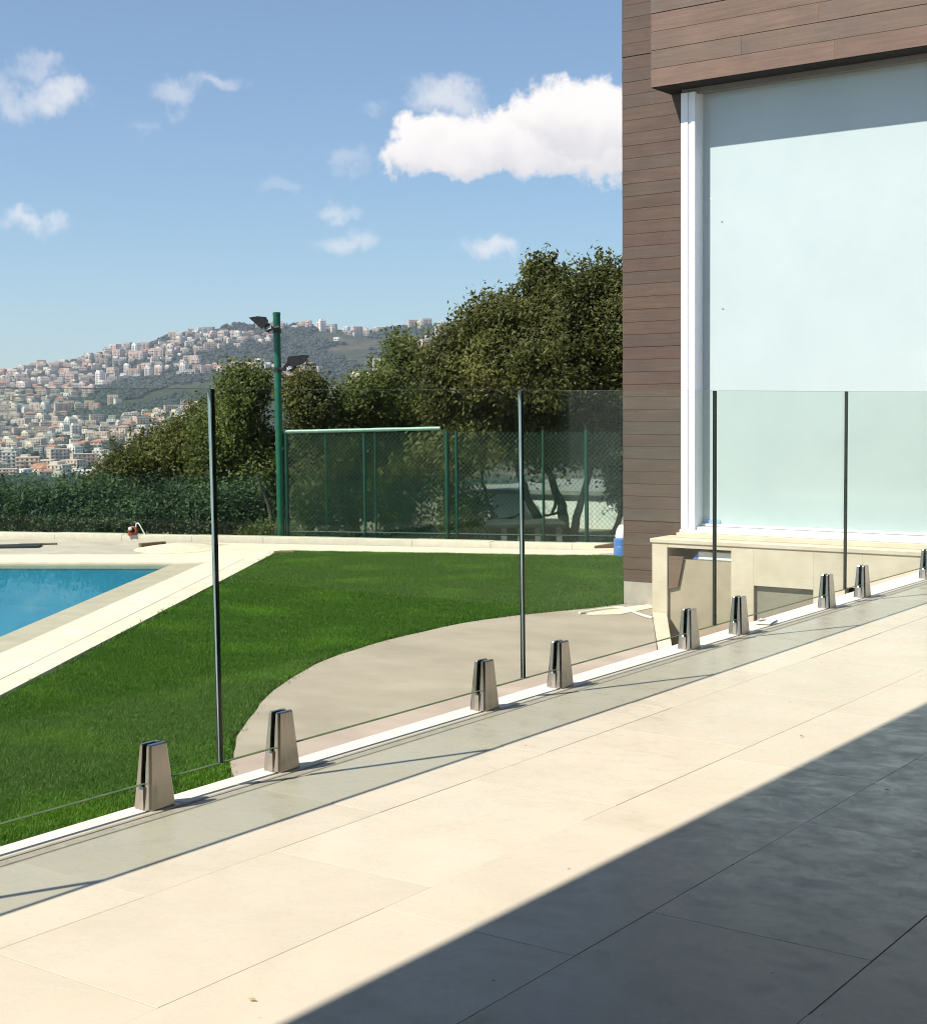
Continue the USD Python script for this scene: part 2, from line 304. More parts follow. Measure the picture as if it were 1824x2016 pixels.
M_pool = rough_mat('blue_mosaic', (.05, .26, .37), (.075, .31, .42), 3, rough=.4)


def leaf_mat(name, stops, trans=.3, patch=.3):
    return mat(name, {'g': ('geometry', {}), 'r': ('rgb_ramp', {'ramp': stops}), 'n': ('noise_texture', {'scale': 1.1, 'detail': 3.0}), 'mr': ('map_range', {'from_min': .3, 'from_max': .7, 'to_min': -patch, 'to_max': patch}),
                      'ad': ('math', {'math_type': 'add', 'use_clamp': True}),
                      'p': ('principled_bsdf', {'roughness': .55, 'specular_ior_level': .3}), 't': ('translucent_bsdf', {}), 'm': ('mix_closure', {'fac': trans})},
               [('g.position', 'n.vector'), ('n.fac', 'mr.value'), ('g.random_per_island', 'ad.value1'), ('mr.result', 'ad.value2'), ('ad.value', 'r.fac'), ('r.color', 'p.base_color'), ('r.color', 't.color'), ('p.BSDF', 'm.closure1'), ('t.BSDF', 'm.closure2')], surface='m.closure')


M_leaf_olive = leaf_mat('olive_leaves', [(0, (.075, .085, .018)), (.45, (.235, .235, .060)), (.8, (.42, .385, .13)), (1, (.58, .51, .25))], .42)
M_leaf_green = leaf_mat('green_leaves', [(0, (.085, .11, .022)), (.5, (.235, .27, .065)), (.9, (.37, .385, .12)), (1, (.48, .45, .20))], .42)
M_leaf_dull = leaf_mat('dull_green_leaves', [(0, (.06, .10, .042)), (.5, (.16, .22, .095)), (.9, (.28, .34, .17)), (1, (.42, .46, .28))], .35)
M_leaf_far = leaf_mat('hill_scrub_leaves', [(0, (.018, .030, .016)), (.5, (.032, .046, .024)), (1, (.055, .065, .034))], .1)
M_grass = leaf_mat('lawn_grass', [(0, (.050, .130, .004)), (.45, (.115, .270, .007)), (.85, (.185, .36, .012)), (1, (.30, .41, .035))], .35, .2)
M_turf = rough_mat('turf_base', (.03, .10, .008), (.05, .15, .012), 12, rough=.95)
M_hill = mat('scrub_hillside', {
    'g': ('geometry', {}), 'n': ('noise_texture', {'scale': .006, 'detail': 9.0, 'roughness': .62}), 'n2': ('noise_texture', {'scale': .06, 'detail': 6.0, 'roughness': .65}),
    'r': ('rgb_ramp', {'ramp': [(.32, (.030, .040, .022)), (.55, (.045, .052, .030)), (.66, (.085, .075, .05)), (.76, (.20, .16, .11))]}),
    'r2': ('rgb_ramp', {'ramp': [(.35, (.55, .58, .55)), (.65, (1.2, 1.15, 1.1))]}), 'mx': ('mix', {'mix_type': 'multiply', 'fac': 1.0}), 'p': ('principled_bsdf', {'roughness': .95, 'specular_ior_level': .1})},
    [('g.position', 'n.vector'), ('g.position', 'n2.vector'), ('n.fac', 'r.fac'), ('n2.fac', 'r2.fac'), ('r.color', 'mx.color1'), ('r2.color', 'mx.color2'), ('mx.color', 'p.base_color')])

# ------------------------------------------------------------------ terrain: garden plateau, valley, town hillside
SKYL = [(-1500, 800), (-800, 790), (-300, 765), (0, 741), (60, 729), (130, 722), (190, 708), (240, 693), (300, 686), (340, 669), (400, 658), (470, 643), (540, 642), (620, 642), (680, 650), (720, 655), (780, 648), (830, 642), (900, 642), (1100, 650), (1500, 690), (2400, 760)]
SPUR = [(560, 880), (600, 830), (640, 795), (700, 756), (760, 712), (800, 690), (850, 662), (900, 652), (1100, 640), (1500, 660), (2400, 740)]
R0, R1, RS = 1250.0, 3200.0, 2050.0


def horizon(x): return 798.5 + 0.0107 * (912 - x)


def elev(tab, x):                # tangent of the elevation of a profile
    xs, ys = zip(*tab)
    return (horizon(x) - np.interp(x, xs, ys)) / FOC


def smooth(t):
    t = np.clip(t, 0, 1); return t * t * (3 - 2 * t)


def terrain(X, Y):
    f2 = np.array([-math.sin(YAW), math.cos(YAW)]); r2 = np.array([math.cos(YAW), math.sin(YAW)])
    d = X * f2[0] + Y * f2[1]; s = X * r2[0] + Y * r2[1]; r = np.hypot(X, Y)
    front = smooth((d / np.maximum(r, 1e-6) - .15) / .35)
    px = 912 + FOC * np.clip(s / np.maximum(d, 1.0), -1.1, .7)
    base = -3.4 - 70 * smooth((r - 36) / 260)
    e_lo = (horizon(px) - 955.0) / FOC
    t = (r - R0) / (R1 - R0)
    e_hi = elev(SKYL, px)
    main = EYE[2] + r * (e_lo + (e_hi - e_lo) * np.clip(t, 0, 1.0) ** .92)
    main = np.where(r > R1, EYE[2] + R1 * e_hi - (r - R1) * .12, main)
    k = smooth((r - 800) / (R0 - 800))
    zf = base * (1 - k) + main * k
    ts = (r - R0) / (RS - R0)
    es = elev(SPUR, px)
    spur = EYE[2] + r * (e_lo + (es - e_lo) * np.clip(ts, 0, 1))
    spur = np.where(r > RS, EYE[2] + RS * es - (r - RS) * .35, spur)
    w = smooth((px - 560) / 80)
    zf = np.where((w > 0) & (r > R0), np.maximum(zf, spur * w + zf * (1 - w)), zf)
    P = np.stack([X / 260, Y / 260, np.zeros_like(X)], -1)
    bump = (meshkit.fbm(P, 4, 3) - .5) * 2
    zf = zf + bump * 10 * smooth((r - 700) / 900) * np.where(r > R1 - 150, .25, 1) * front
    zb = base + bump * 10 * smooth((r - 200) / 900)
    return zb * (1 - front) + zf * front


def build_terrain():
    az = np.concatenate([np.linspace(-PI, -.55, 60, endpoint=False), np.linspace(-.55, .45, 420), np.linspace(.45, PI, 60)[1:]])
    rs = np.concatenate([[6, 14, 24, 36, 50], np.geomspace(70, 1400, 30), np.linspace(1440, 3260, 130), np.linspace(3300, 4300, 12)])
    A, Rr = np.meshgrid(az, rs)
    ang = YAW + PI / 2 - A
    X, Y = Rr * np.cos(ang), Rr * np.sin(ang)
    Z = terrain(X, Y)
    V = np.stack([X, Y, Z], -1).reshape(-1, 3); n, m = A.shape
    i, j = np.meshgrid(np.arange(n - 1), np.arange(m - 1), indexing='ij')
    q = (i * m + j).ravel()
    Fq = np.stack([q, q + 1, q + m + 1, q + m], -1)
    c = len(V); V = np.vstack([V, [[0, 0, -3.4]]])
    T = np.vstack([Fq[:, [0, 2, 1]], Fq[:, [0, 3, 2]], [[c, k + 1, k] for k in range(m - 1)]])
    obj('hillside_terrain', (V, T), M_hill, smooth=True, kind='structure', label='hazy scrub covered hillside rising across the valley', cat='hillside')


build_terrain()

# ------------------------------------------------------------------ garden levels
LAWN, PATH, DECK, WATER = -0.955, -0.93, -0.93, -0.965
curve = [(-3.16, 3.62), (-4.30, 4.62), (-5.806, 5.724), (-6.087, 5.99), (-6.473, 6.411), (-6.94, 7.05), (-7.32, 7.625), (-7.635, 8.235), (-7.872, 8.835), (-8.05, 9.631), (-8.117, 10.421), (-8.09, 11.25), (-7.86, 12.0), (-7.60, 12.62)]
cv = np.array(curve); tt = np.linspace(0, len(cv) - 1, 90)
from scipy.interpolate import CubicSpline
cvs = CubicSpline(np.arange(len(cv)), cv)(tt)
cvs[:, 0] += .018 * (meshkit.noise(np.stack([tt * 3, tt * 0, tt * 0], -1)) - .5)
A0, A1 = np.array([-14.431, 15.307]), np.array([-8.732, 6.35]); de = (A1 - A0) / np.linalg.norm(A1 - A0)
A2 = A0 + de * 19.5
Cc = np.array([-7.55, 17.96])
well_poly = Polygon([(-6.972, 12.66), (-6.962, 12.57), (-5.33, 9.75), (-3.10, 9.75), (-3.10, 12.66)])
lawn_poly = Polygon([tuple(A0), tuple(A2), (-3.16, -1.6), (-3.16, 3.62)] + [tuple(p) for p in cvs] + [(-7.56, 12.9), (-7.56, 17.96)]).buffer(0)
soil_poly = lawn_poly.buffer(.05)
pe, pg = np.array([-.5436, .8393]), np.array([-.861, -.508])
P0 = np.array([-14.508, 13.269]); Pr = P0 - pe * 15.0; Pl = P0 + pg * 14
pool_poly = Polygon([tuple(P0), tuple(Pr), tuple(Pr + pg * 14), tuple(Pl)])
B0 = np.array([-14.19, 13.566])
over_poly = Polygon([tuple(B0), tuple(B0 + np.array([.537, -.8436]) * 15.5), tuple(Pr + pg * 14), tuple(B0 + pg * 14.2)]).buffer(0).difference(pool_poly)
L0 = np.array([-13.72, 13.30]); Lc = np.array([-15.051, 14.287])
cop_corner = B0 + (L0 - np.array([-14.05, 13.35]))
coping_poly = Polygon([tuple(B0 + np.array([.40, .16]) + (np.array([-.55, .84]) * .62)), tuple(B0 + np.array([.40, .16]) + np.array([.54, -.8417]) * 16), tuple(Pr + pg * 14), tuple(Lc + pg * 14.2), tuple(Lc)]).buffer(0).difference(pool_poly.union(over_poly))
far0, far1 = np.array([-24.2, 13.05]), np.array([-7.5, 18.55])
deck_all = Polygon([tuple(far0), tuple(far1), (-7.5, 18.0), tuple(A0 + np.array([4.9, 1.9])), tuple(A0), tuple(A2), (-3.16, -1.6), (-3.16, -6.5), (-12, -6.5), (-27, 5.5)]).buffer(0)
deck_poly = deck_all.difference(Polygon(pool_poly.union(over_poly).union(coping_poly).buffer(.002).exterior)).difference(soil_poly)
patio_poly = Polygon([(-17.55, 12.83), (-15.9, 13.80), (-15.75, 15.55), (-16.4, 15.62), (-24.0, 13.05), (-25, 8.2)]).buffer(0)
path_poly = Polygon([(-3.16, 3.62)] + [tuple(p) for p in cvs] + [(-7.50, 12.95), (-3.16, 12.95)]).buffer(0).difference(lawn_poly.buffer(.012)).difference(well_poly)

gp_ = Polygon([(44 * math.cos(a), 44 * math.sin(a)) for a in np.linspace(0, 2 * PI, 49)[:-1]]).difference(pool_poly.buffer(.06)).difference(Polygon([(-3.1, -6.5), (8, -6.5), (8, 12.4), (-3.1, 12.4)])).difference(well_poly.buffer(.06))
obj('garden_ground', slab(gp_, -4.6, -1.25), M_earth, kind='structure', label='dry earth of the garden under the shrubs', cat='ground')
obj('garden_soil', slab(soil_poly.union(path_poly.buffer(.03)).difference(well_poly.buffer(.004)), -1.12, -.985), M_soil, kind='structure', label='strip of bare brown soil showing along the lawn edges', cat='soil')
obj('lawn', slab(lawn_poly.buffer(-.01), -.984, LAWN), M_turf, kind='structure', label='bright green mown lawn between the pool deck and the path', cat='lawn')
obj('garden_path', slab(path_poly, -.984, PATH), M_path, kind='structure', label='curved pale concrete path along the terrace', cat='path')
well = thing('light_well', 'sunken light well before the stone base wall', 'light well', kind='structure')
obj('well_wall', slab(well_poly.buffer(.055, join_style=2).difference(well_poly).intersection(Polygon([(-8, 9), (-3.2, 9), (-3.2, 12.57), (-8, 12.57)])), -2.3, -.99), M_plinth, well)
obj('well_coping', hull([(x, y, z) for x, y in ((-6.958, 12.568), (-6.80, 12.568), (-5.20, 9.76), (-5.322, 9.76)) for z in (-2.3, -.924)]), M_block, well)
obj('well_floor', slab(well_poly.buffer(.05), -2.36, -2.3), M_patio, well)
deck = thing('pool_deck', 'cream stone deck around the pool', 'deck', kind='structure')
kk = 0
for s0 in np.arange(-3, 28, 1.35):           # deck slabs, cut across the walking direction
    a = A0 + de * (s0 - 4); b = a + de * 1.345
    nrm = np.array([de[1], -de[0]])
    cell = Polygon([tuple(a + nrm * 14), tuple(b + nrm * 14), tuple(b - nrm * 25), tuple(a - nrm * 25)]).intersection(deck_poly.difference(patio_poly))
    for g in getattr(cell, 'geoms', [cell]):
        if g.area > .004 and g.geom_type == 'Polygon':
            obj('deck_slab', slab(g, -.99, DECK + .0006 * (kk % 3)), M_deck, deck); kk += 1
obj('patio', slab(patio_poly.intersection(deck_poly), -.99, DECK + .002), M_patio, kind='structure', label='grey concrete patio behind the pool', cat='patio')
cop = thing('pool_coping', 'cream stone coping around the pool edge', 'coping', kind='structure')
for s0 in np.arange(-3, 20, .9):
    a = B0 + np.array([.54, -.8417]) * (s0 - .5); b = a + np.array([.54, -.8417]) * .895
    n2 = np.array([.8417, .54])
    cell = Polygon([tuple(a + n2 * 3), tuple(b + n2 * 3), tuple(b - n2 * 16), tuple(a - n2 * 16)]).intersection(coping_poly)
    for g in getattr(cell, 'geoms', [cell]):
        if g.geom_type == 'Polygon' and g.area > .004:
            obj('coping_stone', slab(g, -.99, DECK + .004), M_coping, cop)
pool = thing('swimming_pool', 'rectangular swimming pool with clear blue water', 'pool', kind='structure')
obj('overflow_ledge', slab(over_poly, -1.02, DECK - .012), M_over, pool)
pw = pool_poly.buffer(.05).difference(pool_poly)
obj('pool_wall', slab(pool_poly.buffer(.06).difference(pool_poly), -2.4, -1.0), M_pool, pool)
obj('pool_floor', slab(pool_poly.buffer(.06), -2.45, -2.4), M_pool, pool)
for k in range(3):                            # two lane lines and a drain on the bottom
    a = P0 + pg * (2.5 + 2.4 * k) - pe * 1.0
    obj('lane_line', slab([tuple(a), tuple(a + pg * .22), tuple(a + pg * .22 - pe * 11), tuple(a - pe * 11)], -2.399, -2.392), rough_mat('dark_blue_mosaic', (.02, .08, .16), (.03, .10, .2), 5) if k == 0 else UsdShade.Material.Get(stage, '/World/Looks/dark_blue_mosaic'), pool)
wx, wy = pool_poly.exterior.coords.xy
wv = np.array([[x, y, WATER] for x, y in zip(wx[:4], wy[:4])])
wf = np.array([[0, 1, 2], [0, 2, 3]])
if np.cross(wv[1] - wv[0], wv[2] - wv[0])[2] < 0: wf = wf[:, ::-1]
obj('pool_water', (wv, wf), M_water, kind='structure', label='still turquoise blue water of the pool', cat='water')
# low kerb along the far side
kd = (far1 - far0) / np.linalg.norm(far1 - far0); kn = np.array([-kd[1], kd[0]])
K0, K1 = np.array([-23.5, 13.42]), np.array([-14.585, 16.506]); K2 = np.array([-7.5, 18.62])
kerb_line = LineString([tuple(K0), tuple(K1), tuple(K2)])
kerb = thing('far_kerb', 'low pale kerb running along the far side of pool and lawn', 'kerb', kind='structure')
for s0 in np.arange(0, kerb_line.length, 1.2):
    a, b, = kerb_line.interpolate(s0 + .003), kerb_line.interpolate(min(s0 + 1.197, kerb_line.length))
    obj('kerb_stone', slab(LineString([a, b]).buffer(.13, cap_style=2), -1.0, DECK + .085 + .004 * math.sin(s0 * 3)), M_curb, kerb)

# lawn grass: tufts scattered over the turf
def tuft(seed, n, rad, h):
    g = np.random.default_rng(seed); V, T = [], []
    for k in range(n):
        b = np.r_[g.normal(0, rad, 2), 0]; a = g.uniform(0, 2 * PI); l = g.uniform(.6, 1.1) * h; lean = g.uniform(.1, .9) * h
        w = .0022 + .0016 * g.random(); dx, dy = math.cos(a), math.sin(a)
        s = np.array([-dy, dx, 0]) * w
        m = b + np.array([dx * lean * .35, dy * lean * .35, l * .6]); t = b + np.array([dx * lean, dy * lean, l])
        i = len(V); V += [b - s, b + s, m - s * .8, m + s * .8, t]; T += [(i, i + 1, i + 3), (i, i + 3, i + 2), (i + 2, i + 3, i + 4)]
    return np.array(V), np.array(T)


def scatter_grass():
    g = np.random.default_rng(11)
    x0, y0, x1, y1 = lawn_poly.bounds
    from shapely import contains_xy
    P = g.uniform((x0, y0), (x1, y1), (430000, 2))
    P = P[contains_xy(lawn_poly.buffer(-.055), P[:, 0], P[:, 1])]
    d = np.hypot(P[:, 0], P[:, 1])
    f2 = np.array([-math.sin(YAW), math.cos(YAW)]); r2 = np.array([math.cos(YAW), math.sin(YAW)])
    s = (P @ r2) / np.maximum(P @ f2, .1)
    keep = (P @ f2 > 2) & (np.abs(s) < .62) & (g.random(len(P)) < np.clip(9.0 / d, .25, 1.0))
    P = P[keep]; d = d[keep]
    inst = UsdGeom.PointInstancer.Define(stage, '/World/lawn_grass')
    protos = []
    for k in range(4):
        m = usdkit.mesh(stage, f'/World/lawn_grass/grass_tuft_{k + 1:03d}', tuft(k, 26, .034, .042), M_grass); protos.append(m.GetPath())
    inst.CreatePrototypesRel().SetTargets(protos)
    n = len(P)
    inst.CreateProtoIndicesAttr(Vt.IntArray.FromNumpy(g.integers(0, 4, n).astype(np.int32)))
    inst.CreatePositionsAttr(Vt.Vec3fArray.FromNumpy(np.c_[P, np.full(n, LAWN - .002)].astype(np.float32)))
    a = g.uniform(0, 2 * PI, n)
    q = np.zeros((n, 4), np.float16); q[:, 0] = np.cos(a / 2); q[:, 3] = np.sin(a / 2)
    inst.CreateOrientationsAttr(Vt.QuathArray([Gf.Quath(float(w), 0, 0, float(z)) for w, z in q[:, [0, 3]]]))
    hh = meshkit.fbm(np.c_[P * .9, np.zeros(n)], 4, 5)
    sc = np.clip(1.0 + (d - 7) * .05, .9, 1.7) * (.82 + .36 * hh)
    inst.CreateScalesAttr(Vt.Vec3fArray.FromNumpy(np.c_[np.clip(sc, 1, 2), np.clip(sc, 1, 2), .85 + .45 * hh].astype(np.float32)))
    tag(inst, 'short dense green grass of the lawn', 'grass', kind='stuff')


scatter_grass()

# ------------------------------------------------------------------ terrace
terr = thing('terrace_floor', 'polished cream limestone terrace floor in large tiles', 'terrace', kind='structure')
obj('terrace_bed', box(-2.98, 7.0, -9, 12.4, -.9, -.0035), M_grout, terr)
rows = [(-2.962, -2.518, 2.20)] + [(-2.518 + .4945 * k, -2.0235 + .4945 * k, o) for k, o in enumerate([2.62, 3.273, 2.755, 3.27, 2.62, 3.1, 2.9, 3.3, 2.8])]
gp = .0008
for x0, x1, off in rows:
    for k in range(-5, 12):
        y0 = off + .83 * k; y1 = y0 + .83
        if y1 > 12.3 or y0 < -2: continue
        dz = .0006 * rng.normal()
        obj('floor_tile', cbox(x0 + gp, x1 - gp, y0 + gp, y1 - gp, -.022, 0 + dz, .0005), M_tile, terr)
obj('rear_floor', box(1.93, 7.0, -9, 12.3, -.022, 0), M_tile, terr)
# drain channel and kerb under the balustrade
ch = thing('floor_channel', 'narrow drain channel with metal lip beside the kerb', 'channel', kind='structure')
obj('channel_bed', box(-3.03, -2.962, -6, 12.4, -.06, -.03), M_dark, ch)
obj('metal_strip', cbox(-3.0225, -2.986, -6, 12.4, -.03, -.003, .002), M_strip, ch)
tk = thing('terrace_kerb', 'pale stone kerb carrying the glass balustrade', 'kerb', kind='structure')
for k in range(-2, 6):
    y0, y1 = 1.55 * k + 1.25, 1.55 * k + 2.798
    xo = lambda y: -3.118 - .0155 * (y - 2.2)
    p = [(-3.028, y0), (-3.028, y1), (xo(y1), y1), (xo(y0), y0)]
    m = hull([(x, y, z) for x, y in Polygon(p).exterior.coords for z in (-.25, -.003)] + [(x, y, 0) for x, y in Polygon(p).buffer(-.004).exterior.coords])
    obj('kerb_stone', m, M_curb, tk)
obj('terrace_wall', hull([(-3.028, -6, -1.2), (-3.028, 12.4, -1.2), (xo(12.4) + .004, 12.4, -1.2), (xo(-6) + .004, -6, -1.2), (-3.028, -6, -.252), (-3.028, 12.4, -.252), (xo(12.4) + .004, 12.4, -.252), (xo(-6) + .004, -6, -.252)]), M_block, kind='structure', label='stone face of the terrace edge above the path', cat='wall')

# ------------------------------------------------------------------ glass balustrade
GX = -3.075
joints = [-1.76, -.18, 1.403, 2.985, 4.562, 6.148, 7.724, 9.30, 10.88]
plabel = {2: 'clear glass balustrade panel cut by the left picture edge, in front of the pool', 3: 'clear glass balustrade panel in front of the lawn and the green lamp pole', 4: 'clear glass balustrade panel in front of the big tree and the cladding wall corner',
          5: 'clear glass balustrade panel in front of the window post and the small square stone recess', 6: 'clear glass balustrade panel at the right picture edge, in front of the white window', 0: 'clear glass balustrade panel outside the view, farthest behind', 1: 'clear glass balustrade panel outside the view beside the lawn', 7: 'clear glass balustrade panel beyond the right picture edge'}
for k in range(1, 8):
    y0, y1 = joints[k] + .001, joints[k + 1] - .011
    t = thing('glass_balustrade', plabel[k], 'glass balustrade', 'glass balustrades on the terrace kerb', (GX, 0, 0))
    z0, z1, h = .072, 1.155, .007
    # panes stand in their clamps; the two faces are one mesh, the polished edges another
    V = np.array([(x, y, z) for x in (-h, h) for y in (y0, y1) for z in (z0, z1)])
    pane = (V, np.array([[0, 1, 3], [0, 3, 2], [4, 6, 7], [4, 7, 5]]))
    obj('pane', pane, M_glass, t)
    e = .0005
    obj('near_edge', box(-h - .0012, h + .0012, y0 - .009, y0, z0, z1), M_edge, t)
    obj('far_edge', hull([(x, y, z0) for x in (h - .003, h - .0005) for y in (y1 - .001, y1 + .0005)] + [(x, y, z1) for x in (h - .012, h - .0005) for y in (y1 - .004, y1 + .0005)]), M_edge2 if k in (2, 3) else M_edge, t)
    obj('top_edge', box(-h - e, h + e, y0, y1, z1, z1 + .0012), M_edge2, t)
    obj('bottom_edge', box(-h - e, h + e, y0, y1, z0 - .0012, z0), M_edge3, t)


def clamp_parts(t):
    # two tapering cheeks, a base block between them and black gaskets against the glass
    H = .18
    def cheek(s):
        xa0, xa1 = (.009, .035); xt0, xt1 = (.009, .0235)
        p = []
        for z, x0_, x1_, w in ((0, xa0, xa1, .0475), (.004, xa0, xa1, .048), (H - .004, xt0, xt1, .0325), (H, xt0, xt1 - .003, .030)):
            for y in (-w, w):
                c = .006
                p += [(s * x0_, y * .985, z), (s * (x1_ - c), y, z), (s * x1_, y - math.copysign(c, y), z)]
        return hull(p)
    obj('front_cheek', cheek(1), M_steel, t)
    obj('rear_cheek', cheek(-1), M_steel, t)
    obj('clamp_base', hull([(x, y, z) for x in (-.009, .009) for y in (-.0495, .0495) for z in (0, .058)] + [(x, y, .066) for x in (-.009, .009) for y in (-.045, .045)]), M_steel, t)
    for s in (-1, 1):
        obj('gasket', hull([(s * .0074, y * w, z) for z, w in ((.067, .041), (H - .003, .030)) for y in (-1, 1)] + [(s * .0089, y * w, z) for z, w in ((.067, .041), (H - .003, .030)) for y in (-1, 1)]), M_rubber, t)


clab = {4: 'polished steel glass clamp nearest the left picture edge, with lawn behind it', 5: 'steel glass clamp right of the first dark glass joint, where the lawn meets the path', 6: 'steel glass clamp just left of the second dark glass joint', 7: 'steel glass clamp just right of the second dark glass joint',
        8: 'steel glass clamp in front of the tall square recess of the stone wall', 9: 'steel glass clamp between the tall recess and the low recess of the stone wall', 10: 'steel glass clamp just left of the fourth glass joint', 11: 'steel glass clamp just right of the fourth glass joint', 12: 'steel glass clamp cut by the right picture edge'}
first = None
cy_ = []
for j in joints[1:8]:
    cy_ += [j - .255, j + .255]
for i, y in enumerate(cy_):
    lb = clab.get(i, 'steel glass clamp outside the picture')
    if first is None:
        first = thing('glass_clamp', lb, 'glass clamp', 'steel clamps holding the glass balustrade', (GX, y, 0)); clamp_parts(first)
    else:
        copy_of(first, 'glass_clamp', lb, 'glass clamp', 'steel clamps holding the glass balustrade', (GX, y, 0))

# ------------------------------------------------------------------ the clad house
house = thing('clad_house', 'brown timber clad house corner with a tall white framed window', 'house')
HX0, HX1 = -7.53, 3.0
YW, YU = 13.0, 12.60
obj('core_wall', join([box(HX0 + .02, HX1, YW + .35, 19.0, -1.1, 5.6), box(HX0 + .02, -6.80, YW + .02, YW + .36, -1.1, 5.6), box(-6.97 + .02, HX1, YU + .02, YW + .36, 4.115, 5.6)]), M_shade, house)
pk = .1246
z = -.70; i = 0
while z < 5.55:                                # narrow boards of the recessed wall
    z1 = z + pk
    x1 = -6.79 if z < 4.09 else -6.60
    dy = .0022 * rng.normal()
    obj('cladding_board', hull([(x, y, zz) for x in (HX0, x1) for y, zz in ((YW + .02, z + .0003), (YW + dy, z + .0018), (YW + dy, z1 - .0018), (YW + .02, z1 - .0002))]), M_woodw[[0, 1, 2, 0, 1, 0, 2][i * 5 % 7]], house)
    z = z1; i += 1
z = -.70; i = 0
while z < 5.55:                                # side of the house towards the lawn
    obj('side_board', hull([(xx, y, zz) for y in (YW + .022, 19.0) for xx, zz in ((HX0 + .02, z + .002), (HX0 - .001, z + .006), (HX0 - .001, z + pk - .004), (HX0 + .02, z + pk - .0005))]), M_woodw[i % 3], house)
    z += pk; i += 1
uk = .1725
ur = np.random.default_rng(5)
cuts = [[-5.15, -2.6], [-6.05, -3.3], [-5.30, -2.9], [-4.05, -1.8], [-5.75, -3.4], [-4.9, -2.4], [-5.9, -3.1], [-4.4, -2.0]]
z = 4.10
for i in range(8):                             # broad boards of the projecting upper box
    xs = [-6.98] + cuts[i] + [HX1]
    for a, b in zip(xs[:-1], xs[1:]):
        dy = .002 * ur.normal()
        obj('broad_board', hull([(x, y, zz) for x in (a + .001, b - .001) for y, zz in ((YU + .02, z + .0004), (YU + dy, z + .0026), (YU + dy, z + uk - .0026), (YU + .02, z + uk - .0003))]), M_wood[[0, 2, 1][(i + len(xs) + int(a * 7)) % 3]], house)
    z += uk
obj('side_panel', box(-6.981, -6.961, YU + .023, YW - .004, 4.105, 5.45), M_wood[1], house)
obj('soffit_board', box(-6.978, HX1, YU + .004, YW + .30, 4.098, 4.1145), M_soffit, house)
obj('plinth_band', box(HX0 + .004, -6.96, YW + .004, YW + .05, -.96, -.702), M_plinth, house)
win = obj('window_frame', join([cbox(-6.785, -6.712, 12.83, 13.0, -.125, 4.06), cbox(-6.710, -6.684, 12.84, 13.0, -.125, 4.06), cbox(-6.682, -6.634, 12.83, 13.0, -.125, 4.06),
                                cbox(-6.785, HX1, 12.80, 12.845, -.155, -.127), cbox(-6.62, HX1, 12.85, 12.93, -.135, -.10), cbox(-6.632, HX1, 12.95, 12.995, -.10, -.075)]), M_white, house)
obj('head_frame', join([box(-6.79, HX1, 12.86, 12.90, 4.045, 4.097), box(-6.63, HX1, 12.95, 12.99, 4.055, 4.097)]), rough_mat('grey_head_frame', (.16, .14, .125), (.2, .18, .165), 9, rough=.5), win)
obj('window_pane', box(-6.634, HX1, 12.997, 13.01, -.09, 4.097), M_film, win)
obj('sill_gap', box(-6.62, HX1, 12.932, 12.978, -.13, -.112), M_dark, win)
obj('blue_tape', box(-6.62, -6.44, 12.988, 12.9955, -.072, -.040), M_bluef, win)
for (xx, zz) in ((-6.545, 3.06), (-6.43, 2.83), (-6.42, 2.0)):
    obj('paint_spot', hull([(xx + .012 * math.cos(a), 12.9955 + q, zz + .008 * math.sin(a)) for a in np.linspace(0, 6, 8) for q in (0, .002)]), M_whitep if zz > 3 else M_greyleg, win)
obj('cable_clip', hull([(x, y, zz) for x in (-6.835, -6.80) for y in (12.95, 12.999) for zz in (.06, .10)] + [(-6.80, 12.97, .13)]), M_rubber, house)

# cream stone base wall under the window, with recesses
wall = thing('stone_base_wall', 'cream stone base wall under the tall window, with square recesses', 'wall')
YB = 12.58
def stone(x0, x1, z0, z1, y0=YB, y1=YW - .003): return cbox(x0 + .0004, x1 - .0004, y0, y1, z0 + .0004, z1 - .0004, .0008)
obj('cap_stone', cbox(-6.985, -6.30, YB - .012, YW - .003, -.245, -.205, .004), M_block, wall)
obj('cap_stone', cbox(-6.298, HX1, YB - .012, YW - .003, -.245, -.205, .004), M_block, wall)
obj('upstand', cbox(-6.80, HX1, 12.76, YW - .003, -.205, -.157, .004), M_block, wall)
NI = [(-6.800, -6.125, -2.3, -.285), (-5.895, -5.31, -1.1, -.600), (-5.01, -4.85, -.72, -.56)]
for x0, x1, z0, z1 in ((-6.965, -6.80, -.62, -.245), (-6.965, -6.80, -2.3, -.62), (-6.80, -6.125, -.285, -.245), (-6.125, -5.895, -.67, -.245), (-6.125, -5.895, -2.3, -.67), (-5.895, -5.31, -.60, -.245), (-5.31, -5.01, -2.3, -.245), (-5.01, -4.85, -.56, -.245), (-5.01, -4.85, -2.3, -.72),
                       (-4.85, -3.8, -.62, -.245), (-4.85, -3.8, -2.3, -.62), (-3.8, HX1, -2.3, -.245)):
    obj('stone_slab', stone(x0, x1, z0, z1), M_block, wall)
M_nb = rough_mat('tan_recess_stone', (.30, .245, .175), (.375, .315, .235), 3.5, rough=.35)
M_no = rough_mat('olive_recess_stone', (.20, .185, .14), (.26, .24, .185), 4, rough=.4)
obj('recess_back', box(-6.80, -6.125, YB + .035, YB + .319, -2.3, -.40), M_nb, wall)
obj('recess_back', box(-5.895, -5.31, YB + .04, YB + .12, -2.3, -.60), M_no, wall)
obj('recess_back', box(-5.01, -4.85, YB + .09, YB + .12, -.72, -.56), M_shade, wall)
obj('recess_lining', box(-6.80, -6.125, YB + .32, YB + .35, -2.3, -.285), M_path, wall)
